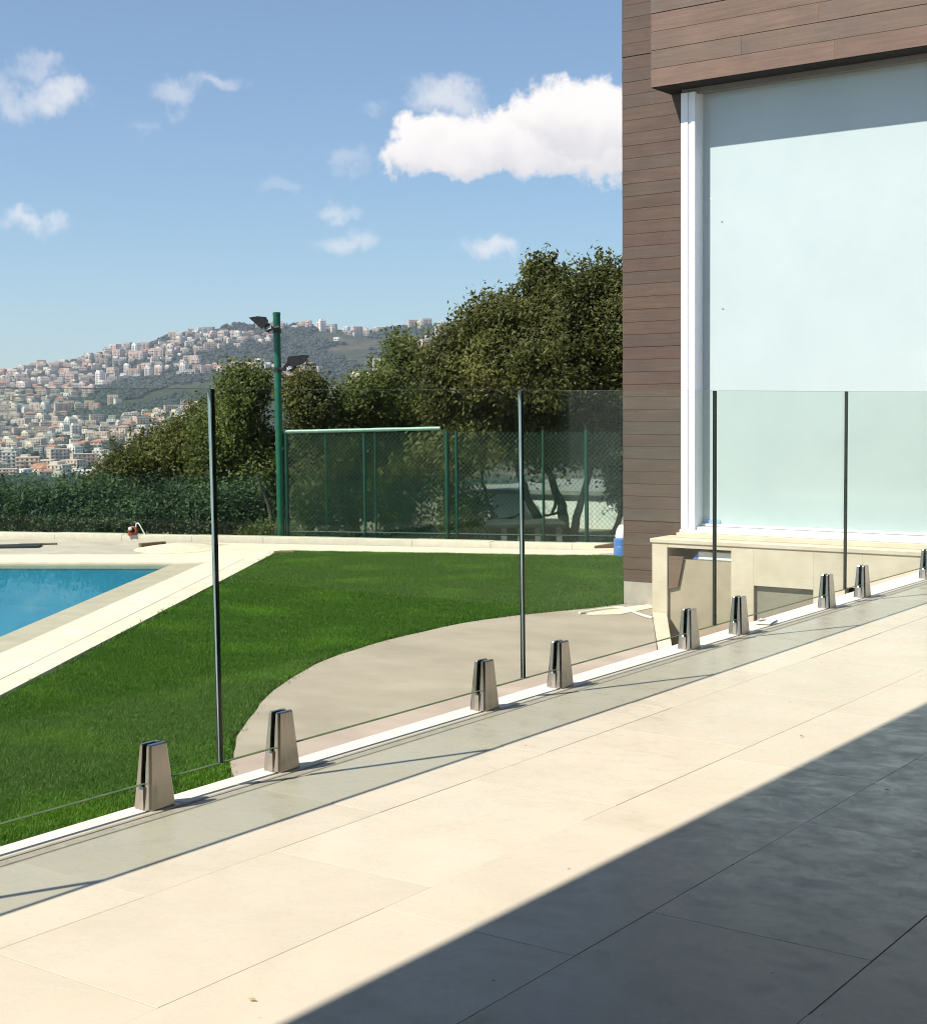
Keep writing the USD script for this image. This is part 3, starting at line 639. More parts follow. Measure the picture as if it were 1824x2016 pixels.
obj('leaning_board', hull([(x, YB + .008 + q, zz) for q in (0, .022) for x, zz in ((-6.79, -.37), (-6.63, -.37), (-6.69, -.66), (-6.79, -.69))]), M_wood[2], label='brown timber board leaning in the tall recess of the stone wall', cat='board')
crate = thing('blue_white_crate', 'small blue and white crate on the ledge of the stone recess', 'crate', loc=(-6.36, YB + .06, -.40))
obj('crate_body', cbox(-.14, .22, 0, .14, 0, .085, .006), M_whitep, crate)
obj('crate_end', hull([(-.20, .005, .003), (-.142, .005, .003), (-.142, .005, .075), (-.20, .12, .003), (-.142, .12, .003), (-.142, .12, .075)]), M_blue, crate)
obj('crate_rim', cbox(-.145, .225, -.006, .146, .0, .014, .003), M_greyleg, crate)

# terrace roof overhead: it throws the shade on the floor
roof = thing('terrace_roof', 'flat terrace roof overhead that shades the near floor', 'roof')
zr = 2.75
xe = -1.79 - .387 / 1.155 * zr
obj('roof_slab', box(xe, 7.0, -9, 4.5, zr, zr + .28), M_shade, roof)
obj('roof_ceiling', box(xe + .1, 6.9, -8.9, 4.4, zr - .03, zr - .004), M_shade, roof)
obj('rear_wall', box(1.7, 1.95, -9, 12.3, 0, zr - .04), M_shade, roof)
obj('end_wall', box(-2.6, 1.65, -8.9, -8.6, 0, zr - .04), M_shade, roof)

# ------------------------------------------------------------------ things on the far side
G0 = -1.0
# far glass barrier on the kerb
bar = thing('far_glass_barrier', 'low green tinted glass barrier along the far kerb', 'glass barrier')
s0 = .2
while s0 < kerb_line.length - .5:
    s1 = min(s0 + 1.9, kerb_line.length - .3)
    if kerb_line.interpolate(s0).distance(kerb_line.interpolate(kerb_line.length)) < 1: break
    a, b = np.array(kerb_line.interpolate(s0).coords[0]), np.array(kerb_line.interpolate(s1 - .012).coords[0])
    n = np.array([-(b - a)[1], (b - a)[0]]); n = n / np.linalg.norm(n) * .005
    z0, z1 = -.845, .105
    V = np.array([(*(p + s * n), zz) for s in (-1, 1) for p in (a, b) for zz in (z0, z1)])
    obj('pane', (V, np.array([[0, 3, 1], [0, 2, 3], [4, 7, 6], [4, 5, 7]])), M_glass_far, bar)
    s0 = s1

# lamp pole with two floodlights
pb = on_level(553, 1063, DECK)
pole = thing('lamp_pole', 'tall dark green pole with two black floodlights', 'lamp pole', loc=(pb[0], pb[1], G0))
gx = r0                                        # across the view
ztop = at(546, 613, 22.43)[2] - G0
obj('pole_shaft', tube([(0, 0, 0), (0, 0, ztop - .04)], .056, 20), M_green, pole, smooth=40)
obj('pole_cap', tube([(0, 0, ztop - .045), (0, 0, ztop - .01), (0, 0, ztop)], [.06, .06, .04], 20), M_green, pole, smooth=40)
def flood(x0, y0, x1, y1, sgn):
    # from the bracket at the pole outwards: gear box, then the wedge shaped hood
    d = 22.4; c = np.array([pb[0], pb[1], G0])
    def q(x, y, off): return at(x, y, d + off) - c
    ybr = y0
    obj('lamp_bracket', join([tube([q(549 - sgn * 4, ybr, 0), q(549 + sgn * 14, ybr + 2, 0)], .02, 8), tube([np.array([0, 0, q(549, ybr, 0)[2] - .012]), np.array([0, 0, q(549, ybr, 0)[2] + .04])], .068, 16)]), M_lamp, pole)
    return q
def P2(x, y, off=0): return at(x, y, 22.42 + off) - np.array([pb[0], pb[1], G0])
S_ = 1824 / 2244.0
def zc(x, y): return ((580 + x * 200 / 1824) * S_, (730 + y * 200 / 1824) * S_)   # survey of the close view
for hood, gear, arm, clampz in (
        ([(200, 355), (400, 322), (590, 345), (640, 440), (600, 500), (500, 610), (430, 560)], [(520, 480), (640, 470), (770, 600), (640, 690), (560, 650)], [(730, 600), (870, 560)], 640),
        ([(1560, 1190), (1400, 1180), (1080, 1215), (1030, 1330), (1180, 1440), (1400, 1385)], [(1030, 1340), (1270, 1380), (1250, 1480), (1130, 1550), (980, 1550), (960, 1450)], [(980, 1500), (870, 1480)], 1500)):
    hp = []
    for x, y in hood:
        a = zc(x, y); hp += [P2(*a, -.10), P2(*a, .10)]
    obj('floodlight_hood', hull(hp), M_lamp, pole)
    c0 = np.mean([zc(x, y) for x, y in hood], 0)
    hp = []
    for x, y in gear:
        a = zc(x, y); hp += [P2(*a, -.07), P2(*a, .07)]
    obj('floodlight_gear', hull(hp), M_lamp, pole)
    obj('floodlight_arm', tube([P2(*zc(*arm[0])), P2(*zc(*arm[1]))], .022, 8), M_lamp, pole)
    obj('pole_clamp', tube([(0, 0, P2(*zc(870, clampz))[2] - .03), (0, 0, P2(*zc(870, clampz))[2] + .03)], .066, 16), M_lamp, pole)
    gx_, gy_ = zc(*np.mean(gear, 0))
    obj('floodlight_fin', join([tube([P2(gx_ - 6, gy_ + 4 - k * 2.5, -.075), P2(gx_ + 6, gy_ - 2 - k * 2.5, -.075)], .008, 6) for k in range(-1, 2)]), M_lens, pole)

# chain link fence of the court
f0 = at(563, 1066, 22.6); f1 = at(1222, 1083, 20.9); f0[2] = f1[2] = G0
fence = thing('chain_link_fence', 'dark green chain link court fence between pole and house', 'fence')
fd = f1 - f0; fl = np.linalg.norm(fd); fd /= fl
zt0 = at(565, 850, 22.6)[2]; zt1 = at(868, 843, 21.8)[2]
def fp(s, z): return f0 + fd * s + np.array([0, 0, z - G0])
def s_at(x):
    lo = [(np.dot(fp(s, 0) - EYE, r0) / np.dot(fp(s, 0) - EYE, [Fv[0], Fv[1], 0]) * math.cos(PITCH) * FOC + 912 - x, s) for s in np.linspace(0, fl, 600)]
    return min(lo, key=lambda t: abs(t[0]))[1]
srail = s_at(868)
for x, rad, zt in ((564, .038, zt0), (642, .014, zt0), (718, .022, zt0), (740, .014, zt0), (881, .034, zt1), (899, .024, zt1), (1070, .022, zt1), (1155, .030, zt1)):
    s = s_at(x); obj('fence_post', tube([fp(s, G0), fp(s, zt - .03)], rad, 10), M_gpost, fence, smooth=40)
obj('top_rail', tube([fp(0, zt0), fp(srail, zt1)], .028, 12), M_galv, fence, smooth=40)
obj('mid_rail', tube([fp(0, -.80), fp(fl, -.78)], .012, 8), M_gpost, fence)
wires = []
zl, zh = -.92, zt0 - .02; hgt = zh - zl; pitch = .072
for k in range(int((fl + hgt) / pitch)):
    s = k * pitch
    for sg in (1, -1):
        a0 = s - hgt if sg > 0 else s
        pts = []
        sa, sb = (s - hgt, s) if sg > 0 else (s, s - hgt)
        # from (sa, zl) to (sb, zh), cut to the fence length
        t0, t1 = 0.0, 1.0
        for lim, up in ((0.0, False), (fl, True)):
            ta = (lim - sa) / (sb - sa)
            inside0 = sa <= lim if up else sa >= lim; inside1 = sb <= lim if up else sb >= lim
            if not inside0 and not inside1: t0, t1 = 1, 0
            elif not inside0: t0 = max(t0, ta)
            elif not inside1: t1 = min(t1, ta)
        if t1 - t0 > .02:
            wires.append(tube([fp(sa + (sb - sa) * t0, zl + hgt * t0), fp(sa + (sb - sa) * t1, zl + hgt * t1)], .0027, 3))
obj('wire_mesh', join(wires), M_wire, fence, kind='stuff')

# low white building behind the trees
wb0 = at(930, 970, 29.0); wb1 = at(1330, 972, 27.0)
vd = wb1 - wb0; vd[2] = 0; ln = np.linalg.norm(vd); ang = math.atan2(vd[1], vd[0])
lw = thing('white_garden_building', 'low white rendered building half hidden behind the tree trunks', 'building', loc=(wb0[0], wb0[1], G0 - .3), rotz=ang)
obj('wall', box(0, ln, 0, 4, 0, wb0[2] - G0 + .3), M_plaster, lw)
obj('roof_edge', box(-.08, ln + .08, -.08, 4.1, wb0[2] - G0 + .3, wb0[2] - G0 + .38), M_greyleg, lw)

# dark covered bench between fence and trees
b0 = at(998, 1072, 23.5); b0[2] = G0
bench = thing('covered_bench', 'dark covered trestle bench behind the chain link fence', 'bench', loc=tuple(b0), rotz=YAW)
obj('bench_cover', hull([(x, y, z) for x in (-.33, .92) for y in (-.2, .25) for z in (.16, .21)] + [(x, y, .27) for x in (-.24, .80) for y in (-.12, .2)]), M_tarp, bench)
for x in (-.10, .16, .44, .78):
    obj('leg', box(x, x + .09, -.15, -.09, -.1, .16), M_greyleg, bench)
obj('rear_panel', box(-.3, .9, .12, .16, -.05, .16), M_tarp, bench)

# plastic drum beside the house corner
bp = at(1226, 1093, 19.6); bp[2] = DECK
drum = thing('plastic_drum', 'blue plastic drum with white top beside the house corner', 'drum', loc=tuple(bp))
prof = np.array([(0, 0), (.12, 0), (.125, .02), (.125, .13), (.118, .14), (.125, .15), (.125, .235), (.10, .25), (0, .25)])
obj('drum_body', trimesh.creation.revolve(prof, sections=24), M_blue, drum, smooth=35)
prof = np.array([(0, .251), (.10, .251), (.105, .27), (.085, .36), (.05, .42), (0, .425)])
obj('white_top', trimesh.creation.revolve(prof, sections=24), M_whitep, drum, smooth=35)
wp = on_level(1193, 1091, DECK)
stick = hull([(x, y, z) for x in (-.16, .16) for y in (-.035, .035) for z in (0, .03)] + [(.14, y, .07) for y in (-.03, .03)])
stick.apply_transform(trimesh.transformations.rotation_matrix(YAW + .15, (0, 0, 1))); stick.apply_translation((wp[0], wp[1], DECK + .085))
obj('timber_offcut', stick, M_wood_d, label='short brown timber offcut lying on the far kerb', cat='timber')

# garden hose on the path near the house corner
hp = [on_level(x, y, PATH + .012) for x, y in ((1140, 1207), (1183, 1200), (1222, 1197), (1242, 1203), (1262, 1211), (1284, 1217))]
hs = CubicSpline(np.arange(len(hp)), np.array(hp))(np.linspace(0, len(hp) - 1, 40)); hs[:, 2] = PATH + .014
obj('garden_hose', tube(hs, .013, 8), M_hose, smooth=40, label='pale hose lying on the path near the house corner', cat='hose')
# chalky paving edge strip at the foot of the cladding
es = [on_level(x, y, PATH) for x, y in ((1150, 1206), (1222, 1203), (1283, 1190), (1283, 1198), (1222, 1210), (1160, 1212))]
obj('mortar_smear', hull([(*p[:2], PATH + q) for p in es for q in (.001, .006)]), M_sand, label='pale mortar smear on the path by the house corner', cat='mortar')

# white rubble on the kerb before the low recess
for k, (x, y, s, lb) in enumerate(((1496, 1208, .035, 'white broken stone chip on the kerb before the low recess, left one'), (1510, 1213, .05, 'larger white broken stone chip on the kerb before the low recess'))):
    p = on_level(x, y, -.02); p[0] = min(p[0], -3.22)
    q = np.random.default_rng(k).normal(0, s * .55, (14, 3)) * [.7, 1.5, .35]
    c = on_level(x + 4, y + 12, .008)
    obj('stone_chip', hull(q + [c[0], c[1], c[2]]), M_plaster, label=lb, cat='stone chip')

# pool side clutter
def mound(name, x, y, rx, ry, h, seed, m, label, cat, rot=0.0):
    c = on_level(x, y, DECK); g = np.random.default_rng(seed)
    V, T = [], []; na, nr = 28, 7
    for i in range(nr + 1):
        for k in range(na):
            a = 2 * PI * k / na; r = i / nr
            nz = meshkit.fbm(np.array([[math.cos(a) * r * 2 + seed, math.sin(a) * r * 2, 0.0]]), 4, seed)[0]
            rr = r * (1 + .25 * (meshkit.noise(np.array([[math.cos(a) * 1.5, math.sin(a) * 1.5, seed]]))[0] - .5))
            V.append((rr * rx * math.cos(a), rr * ry * math.sin(a), h * (1 - r ** 1.5) * (.4 + 1.2 * nz)))
    for i in range(nr):
        for k in range(na):
            p, q = i * na + k, i * na + (k + 1) % na; T += [(p, p + na, q + na), (p, q + na, q)]
    V = np.array(V); ca, sa_ = math.cos(YAW + rot), math.sin(YAW + rot)
    V = np.c_[V[:, 0] * ca - V[:, 1] * sa_, V[:, 0] * sa_ + V[:, 1] * ca, V[:, 2]] + [c[0], c[1], DECK + .002]
    obj(name, (V, np.array(T)), m, smooth=True, label=label, cat=cat)
mound('sand_heap', 345, 1080, .62, .75, .06, 3, M_sand, 'low heap of pale sand beside the far pool edge', 'sand heap')
def plank(x, y, l, w, h, rot, m, label, name='loose_board', cat='board'):
    c = on_level(x, y, DECK); b = cbox(-l / 2, l / 2, -w / 2, w / 2, 0, h, .003); b.apply_transform(trimesh.transformations.rotation_matrix(YAW + rot, (0, 0, 1))); b.apply_translation((c[0], c[1], DECK + .005))
    obj(name, b, m, label=label, cat=cat)
plank(300, 1075, .42, .08, .05, .75, M_wood_d, 'dark brown board at the left end of the sand heap')
plank(22, 1078, .85, .35, .03, .1, M_tarp, 'dark folded mat on the patio at the left picture edge', 'folded_mat', 'mat')
plank(75, 1073, .55, .10, .02, .1, M_wood_d, 'thin brown board on the patio next to the dark mat')
plank(560, 1090, .3, .05, .03, -.2, M_wood_d, 'small dark stick at the far corner of the lawn')
rp = on_level(262, 1064, DECK); rp[2] = DECK + .085
reel = thing('hose_reel', 'small red hose reel with white bent tube stand on the far kerb', 'hose reel', loc=tuple(rp), rotz=YAW)
th = np.linspace(0, 2 * PI * 3, 60)
obj('red_coil', join([tube(np.c_[.055 * np.cos(th) * (1 + .1 * np.sin(th * .33)), -.03 + th * .003, .07 + .055 * np.sin(th)], .016, 8), tube([(-.08, 0, .01), (.07, 0, .02)], .02, 8)]), M_red, reel, smooth=40)
obj('coil_core', trimesh.creation.icosphere(1, .03).apply_translation((-.03, -.05, .10)), M_whitep, reel)
obj('tube_stand', tube([(.05, 0, 0), (.045, .01, .14), (.055, .01, .175), (.08, .01, .185), (.105, 0, .16), (.20, 0, -.02)], .010, 8), M_whitep, reel, smooth=40)

# dry leaves and specks on the terrace
def leaf(x, y, s, rot, lb):
    c = on_level(x, y, .004); V = np.array([(-s, 0, 0), (-.3 * s, .4 * s, .25 * s), (.5 * s, .32 * s, .2 * s), (s, 0, .05 * s), (.5 * s, -.32 * s, .3 * s), (-.3 * s, -.4 * s, .15 * s), (.1 * s, 0, 0)])
    ca, sa_ = math.cos(rot), math.sin(rot); V = np.c_[V[:, 0] * ca - V[:, 1] * sa_, V[:, 0] * sa_ + V[:, 1] * ca, V[:, 2]] + c
    T = [(0, 6, 1), (1, 6, 2), (2, 6, 3), (3, 6, 4), (4, 6, 5), (5, 6, 0)]
    obj('dry_leaf', (V, np.array(T)), M_leafdry, label=lb, cat='leaf')
leaf(496, 1968, .0085, .4, 'small dry brown leaf on the sunlit floor near the bottom edge')
leaf(1577, 1449, .009, 1.2, 'small dry brown leaf on the sunlit floor just above the shade edge')
leaf(1745, 1555, .008, .2, 'small dark leaf on the shaded floor at the right')

# ------------------------------------------------------------------ trees and shrubs
def leaves(C, size, g, out=None):
    n = len(C); d = g.normal(0, 1, (n, 3)); d /= np.linalg.norm(d, axis=1)[:, None]
    if out is not None: d = d * .62 + out * .62 + sd * .25; d /= np.linalg.norm(d, axis=1)[:, None]
    t = g.normal(0, 1, (n, 3)); t -= (t * d).sum(1)[:, None] * d; t /= np.linalg.norm(t, axis=1)[:, None] + 1e-9
    b = np.cross(d, t); L = size * g.uniform(.5, 1.35, n)[:, None]; W = L * .48
    V = np.stack([C - t * L * .5, C + b * W * .5 - d * L * .10, C + t * L * .5 - d * L * .06, C - b * W * .5 - d * L * .10], 1).reshape(-1, 3)
    i = np.arange(n) * 4
    T = np.vstack([np.c_[i, i + 1, i + 2], np.c_[i, i + 2, i + 3]])
    return V, T


def crown(lobes, n, size, seed, sprigs=10, clump=.13):
    g = np.random.default_rng(seed); C, O, tw = [], [], []
    sub = []
    for c, rad in lobes:                       # each lobe carries smaller leafy clumps, so that the crown shades itself
        c, rad = np.array(c, float), np.array(rad, float)
        sub.append((c, rad * .74))
        for q in range(9):
            d = g.normal(0, 1, 3); d[1] -= .4; d /= np.linalg.norm(d)
            sub.append((c + d * rad * g.uniform(.58, .95), rad * g.uniform(.16, .42) * np.array([1.2, 1, .95])))
    lobes = sub
    vol = np.array([(a[1][0] * a[1][1] * a[1][2]) ** (2 / 3) for a in lobes]); vol /= vol.sum()
    for (c, rad), w in zip(lobes, vol):
        c, rad = np.array(c, float), np.array(rad, float)
        nc = max(8, int(n * w / 34))
        d = g.normal(0, 1, (nc, 3)); d /= np.linalg.norm(d, axis=1)[:, None]
        f = (.66 + .62 * meshkit.fbm(d * 2.1 + seed * 3.1 + c, 3, seed))
        r = f * (1 - .55 * g.random(nc) ** 2.2)
        cc = c + d * rad * r[:, None]
        dd = np.repeat(d, 34, 0); p = np.repeat(cc, 34, 0) + np.clip(g.normal(0, 1, (nc * 34, 3)), -1.7, 1.7) * clump * np.repeat(g.uniform(.5, 1.9, nc), 34)[:, None]
        C.append(p); O.append(dd)
    for k in range(sprigs):                    # young shoots standing out of the outline
        c, rad = lobes[g.integers(len(lobes))]; c, rad = np.array(c), np.array(rad)
        d = g.normal(0, 1, 3); d[2] = abs(d[2]) + .5; d /= np.linalg.norm(d)
        a = c + d * rad * .95; b = a + (d + g.normal(0, .25, 3)) * g.uniform(.15, .38)
        m_ = (a + b) / 2 + g.normal(0, .03, 3); tw.append(tube([c + d * rad * .5, a, m_, b], [.012, .008, .006, .003], 5))
        t = g.random(34)[:, None] ** .8; C.append(a + (b - a) * t + g.normal(0, .035, (34, 3))); O.append(np.repeat(d[None], 34, 0))
    C, O = np.vstack(C), np.vstack(O)
    return leaves(C, size, g, O), tw


def tree(name, label, cat, base, lobes, n, size, leafm, seed, trunks, group=None, sprigs=10, clump=.13):
    """lobes and trunks are given relative to the base, in metres (x across the view, y away, z up)."""
    t = thing(name, label, cat, group, tuple(base), rotz=YAW)
    cr, tw = crown(lobes, n, size, seed, sprigs, clump)
    obj('crown', cr, leafm, t)
    if tw: obj('twigs', join(tw), M_bark, t, kind='stuff')
    for pts, ra, rb in trunks:
        pts = np.array(pts, float); k = CubicSpline(np.arange(len(pts)), pts)(np.linspace(0, len(pts) - 1, 5 * len(pts)))
        k += (meshkit.noise(np.c_[np.arange(len(k)) * .6, np.full(len(k), seed), np.zeros(len(k))])[:, None] - .5) * .05
        obj('trunk', tube(k, np.linspace(ra, rb, len(k)), 9), M_bark, t, smooth=True)
    return t


def rel(x, y, depth, base_depth, base):       # survey point -> crown coordinates of a tree
    p = at(x, y, depth) - base
    return np.array([p @ r0, depth - base_depth, p[2]])


def lobe(x, y, depth, rx, ry, rz, bd, base):
    s = depth / FOC
    return (rel(x, y, depth, bd, base), (rx * s, ry, rz * s))


# the big tree at the house corner
bd = 25.5; base = at(1118, 1078, bd); base[2] = -1.2
lb = [lobe(*a, bd, base) for a in ((1200, 640, 25.0, 95, 1.1, 92), (1290, 640, 25.6, 95, 1.2, 110), (1090, 640, 25.0, 70, 1.0, 70), (985, 655, 25.2, 85, 1.0, 72), (985, 628, 25.2, 62, .8, 50), (930, 668, 25.3, 60, .8, 50), (1120, 610, 25.1, 60, .8, 60), (1060, 720, 24.6, 120, 1.2, 90), (1180, 760, 24.8, 110, 1.2, 100),
                                   (940, 730, 25.0, 80, 1.0, 75), (870, 760, 25.4, 55, .9, 75), (1075, 585, 25.2, 26, .3, 42), (1060, 550, 25.3, 12, .15, 30), (1150, 585, 25.2, 40, .5, 45), (1195, 560, 25.3, 36, .5, 44), (960, 850, 25.2, 110, 1.0, 70), (1110, 860, 25.0, 120, 1.1, 72), (1240, 860, 25.0, 80, 1.0, 80),
                                   (1225, 965, 25.3, 26, .5, 60), (885, 900, 25.4, 60, .8, 70), (905, 1010, 25.6, 40, .6, 45))]
def tr(pp): return [rel(x, y, d, bd, base) for x, y, d in pp]
tk_ = [(tr([(1112, 1082, 25.5), (1082, 1046, 25.5), (1055, 1012, 25.5), (1036, 975, 25.5), (1015, 900, 25.4)]), .105, .05), (tr([(1118, 1082, 25.5), (1110, 1030, 25.5), (1106, 995, 25.6), (1090, 960, 25.5), (1070, 880, 25.3)]), .12, .05),
       (tr([(1122, 1082, 25.4), (1132, 1040, 25.4), (1140, 1000, 25.4), (1160, 930, 25.2), (1180, 820, 25.0)]), .09, .04), (tr([(970, 1082, 25.4), (962, 1045, 25.4), (970, 1015, 25.4), (958, 985, 25.4), (950, 900, 25.2)]), .05, .03),
       (tr([(968, 1024, 25.4), (1000, 1020, 25.4), (1025, 1010, 25.4)]), .022, .015), (tr([(1184, 1084, 25.3), (1198, 1060, 25.3), (1214, 1035, 25.3), (1228, 960, 25.2)]), .075, .04), (tr([(1060, 1018, 25.5), (1085, 1012, 25.5), (1104, 1005, 25.5)]), .022, .02),
       (tr([(1088, 1008, 25.5), (1094, 985, 25.5), (1092, 960, 25.5)]), .03, .02)]
tree('broadleaf_tree', 'large olive green broadleaf tree with leaning trunks beside the house corner', 'tree', base, lb, 105000, .088, M_leaf_olive, 21, tk_, sprigs=150, clump=.12)


def bush(x, yb, depth, lobes_px, n, size, m, seed, name, label, cat='tree', sprigs=34, clump=.11):
    base = at(x, yb, depth); base[2] = -1.2
    lb = [lobe(a, b, depth + dd, rx, ry, rz, depth, base) for a, b, dd, rx, ry, rz in lobes_px]
    g = np.random.default_rng(seed)
    top = lb[0][0]
    tr_ = [([(0.05, 0, 0), (top[0] * .3, .05, top[2] * .35), (top[0] * .7, top[1] * .7, top[2] * .8)], .07, .03), ([(-.05, 0, 0), (-.12, .1, .6), (-.3, .0, 1.2)], .05, .02)]
    tree(name, label, cat, base, lb, n, size, m, seed, tr_, sprigs=sprigs, clump=clump)


bush(795, 1078, 27.5, [(795, 745, 0, 40, .6, 75), (790, 700, 0, 24, .4, 40), (770, 830, -.2, 90, .9, 80), (720, 860, 0, 80, .9, 90), (850, 850, -.3, 80, .9, 90), (790, 970, 0, 110, .9, 100)], 36000, .078, M_leaf_green, 31, 'pointed_tree', 'bushy tree with a narrow pointed top left of the big tree')
bush(700, 1078, 26.0, [(705, 800, 0, 55, .7, 52), (745, 790, 0, 60, .7, 50), (680, 880, -.2, 70, .8, 80), (740, 940, -.2, 90, .8, 110), (660, 980, 0, 60, .7, 80)], 28000, .075, M_leaf_green, 33, 'round_shrub', 'rounded dark green shrub behind the fence top rail')
bush(605, 1078, 25.4, [(605, 800, 0, 46, .6, 55), (600, 770, 0, 34, .5, 28), (620, 870, 0, 62, .8, 80), (590, 950, 0, 74, .8, 100), (640, 930, .2, 60, .7, 100)], 27000, .075, M_leaf_olive, 35, 'round_shrub', 'olive shrub standing directly right of the lamp pole')
bush(480, 1078, 25.6, [(485, 790, 0, 52, .7, 62), (470, 755, 0, 34, .5, 28), (500, 755, 0, 30, .5, 22), (470, 870, 0, 80, .9, 80), (430, 850, 0, 60, .8, 60), (520, 900, 0, 50, .8, 100), (470, 970, 0, 90, .8, 95)], 38000, .075, M_leaf_green, 37, 'tall_shrub', 'tall green shrub between the first glass joint and the lamp pole')
bush(350, 1074, 26.4, [(400, 850, 0, 62, .8, 52), (350, 885, 0, 72, .8, 45), (300, 905, 0, 70, .8, 42), (380, 940, 0, 90, .8, 70), (255, 925, 0, 55, .7, 36), (310, 980, 0, 90, .8, 70), (230, 960, .2, 60, .7, 50)], 42000, .075, M_leaf_olive, 39, 'spreading_shrub', 'wide olive shrub sloping down to the left of the first glass joint')
bush(380, 1068, 24.6, [(360, 1000, 0, 85, .5, 58), (300, 1010, 0, 70, .5, 50), (420, 1005, 0, 60, .5, 60), (480, 1010, .2, 60, .5, 60)], 13000, .07, M_leaf_dull, 41, 'low_hedge_shrub', 'low dull green shrub behind the glass barrier right of the hose reel', sprigs=4)
bush(160, 1065, 25.0, [(190, 985, 0, 70, .5, 48), (130, 995, 0, 66, .5, 48), (235, 1000, 0, 50, .5, 50), (170, 1030, -.2, 110, .5, 36)], 13000, .07, M_leaf_dull, 43, 'low_hedge_shrub', 'grey green shrub behind the glass barrier above the hose reel', sprigs=4)
bush(40, 1062, 25.4, [(60, 1000, 0, 60, .5, 46), (0, 985, 0, 66, .5, 50), (-70, 990, 0, 70, .5, 50), (20, 1035, -.2, 100, .5, 34)], 12000, .07, M_leaf_dull, 45, 'low_hedge_shrub', 'grey green shrub behind the glass barrier at the left picture edge', sprigs=4)
bush(545, 1076, 23.9, [(535, 1055, 0, 40, .3, 24), (500, 1062, 0, 30, .3, 14), (570, 1064, 0, 24, .3, 14)], 2600, .06, M_leaf_green, 47, 'small_shrub', 'small leafy shrub at the foot of the lamp pole', sprigs=2, clump=.07)
bush(-200, 1062, 27.0, [(-180, 960, 0, 120, .9, 80), (-320, 940, 0, 140, .9, 90)], 7000, .09, M_leaf_olive, 49, 'spreading_shrub', 'shrub outside the left picture edge')

# ------------------------------------------------------------------ town on the hillside
M_wallc = [rough_mat('pale_stone_facade', (.52, .445, .355), (.62, .545, .45), .2, rough=.9, vary=.12), rough_mat('pinkish_facade', (.51, .395, .315), (.59, .475, .395), .2, rough=.9, vary=.12), rough_mat('white_facade', (.64, .60, .53), (.72, .685, .62), .2, rough=.9, vary=.10), rough_mat('grey_facade', (.32, .295, .26), (.40, .375, .335), .2, rough=.9, vary=.15)]
M_winc = rough_mat('dark_window_bands', (.035, .04, .045), (.07, .07, .075), .3, rough=.4)
M_roofc = rough_mat('terracotta_roof', (.28, .12, .07), (.36, .17, .10), .3, rough=.9)


def building_type(t, w, d, floors, wallm, red=False, setback=False, seed=0):
    g = np.random.default_rng(seed); fh = 3.0; h = floors * fh
    parts = [box(-w / 2, w / 2, -d / 2, d / 2, -6, h)]
    if setback: parts.append(box(-w / 2 + 1.5, w / 2 - w * .35, -d / 2 + 1, d / 2 - 1, h, h + 3))
    for f in range(1, floors + 1):             # slab edges and balconies
        zf = f * fh
        parts.append(box(-w / 2 - .15, w / 2 + .15, -d / 2 - .15, d / 2 + .15, zf - .25, zf + (.55 if f == floors else .05)))
        for s in (-1, 1):
            if f < floors + 1:
                parts.append(box(s * w * .25 - w * .14, s * w * .25 + w * .14, -d / 2 - 1.3, -d / 2, (f - 1) * fh + .02, (f - 1) * fh + .95))
    obj('wall', join(parts), wallm, t)
    wins = []
    for f in range(floors):
        zf = f * fh
        for k in range(max(2, int(w / 3.4))):
            x = -w / 2 + (k + .5) * w / max(2, int(w / 3.4))
            for y in (-d / 2, d / 2): wins.append(box(x - .75, x + .75, y - .06, y + .06, zf + .9, zf + 2.4))
        for k in range(max(2, int(d / 3.6))):
            y = -d / 2 + (k + .5) * d / max(2, int(d / 3.6))
            for x in (-w / 2, w / 2): wins.append(box(x - .06, x + .06, y - .7, y + .7, zf + .9, zf + 2.3))
    obj('windows', join(wins), M_winc, t, kind='stuff')
    if red:
        obj('roof', hull([(x, y, h + .56) for x in (-w / 2 - .5, w / 2 + .5) for y in (-d / 2 - .5, d / 2 + .5)] + [(x, 0, h + 2.8) for x in (-w * .25, w * .25)]), M_roofc, t)


TYPES = [  # width, depth, floors, facade, red roof, set back storey, name, label, category, group, weight
    (14, 12, 4, 0, False, True, 'stone_apartment_block', 'beige stone apartment block', 'apartment block', 'beige apartment blocks on the hillside', .24),
    (18, 13, 5, 1, False, False, 'pink_apartment_block', 'broad pinkish apartment block', 'apartment block', 'pinkish apartment blocks on the hillside', .16),
    (11, 10, 3, 2, False, False, 'white_house', 'small white flat roofed house', 'house', 'white houses on the hillside', .22),
    (13, 11, 3, 1, True, False, 'red_roofed_house', 'pinkish house with red tiled roof', 'house', 'red roofed houses on the hillside', .12),
    (11, 11, 6, 2, False, True, 'white_tower_block', 'slender white tower block', 'tower block', 'white tower blocks on the hillside', .04),
    (20, 12, 3, 3, False, False, 'grey_house', 'wide grey unfinished building', 'building', 'grey buildings on the hillside', .18)]


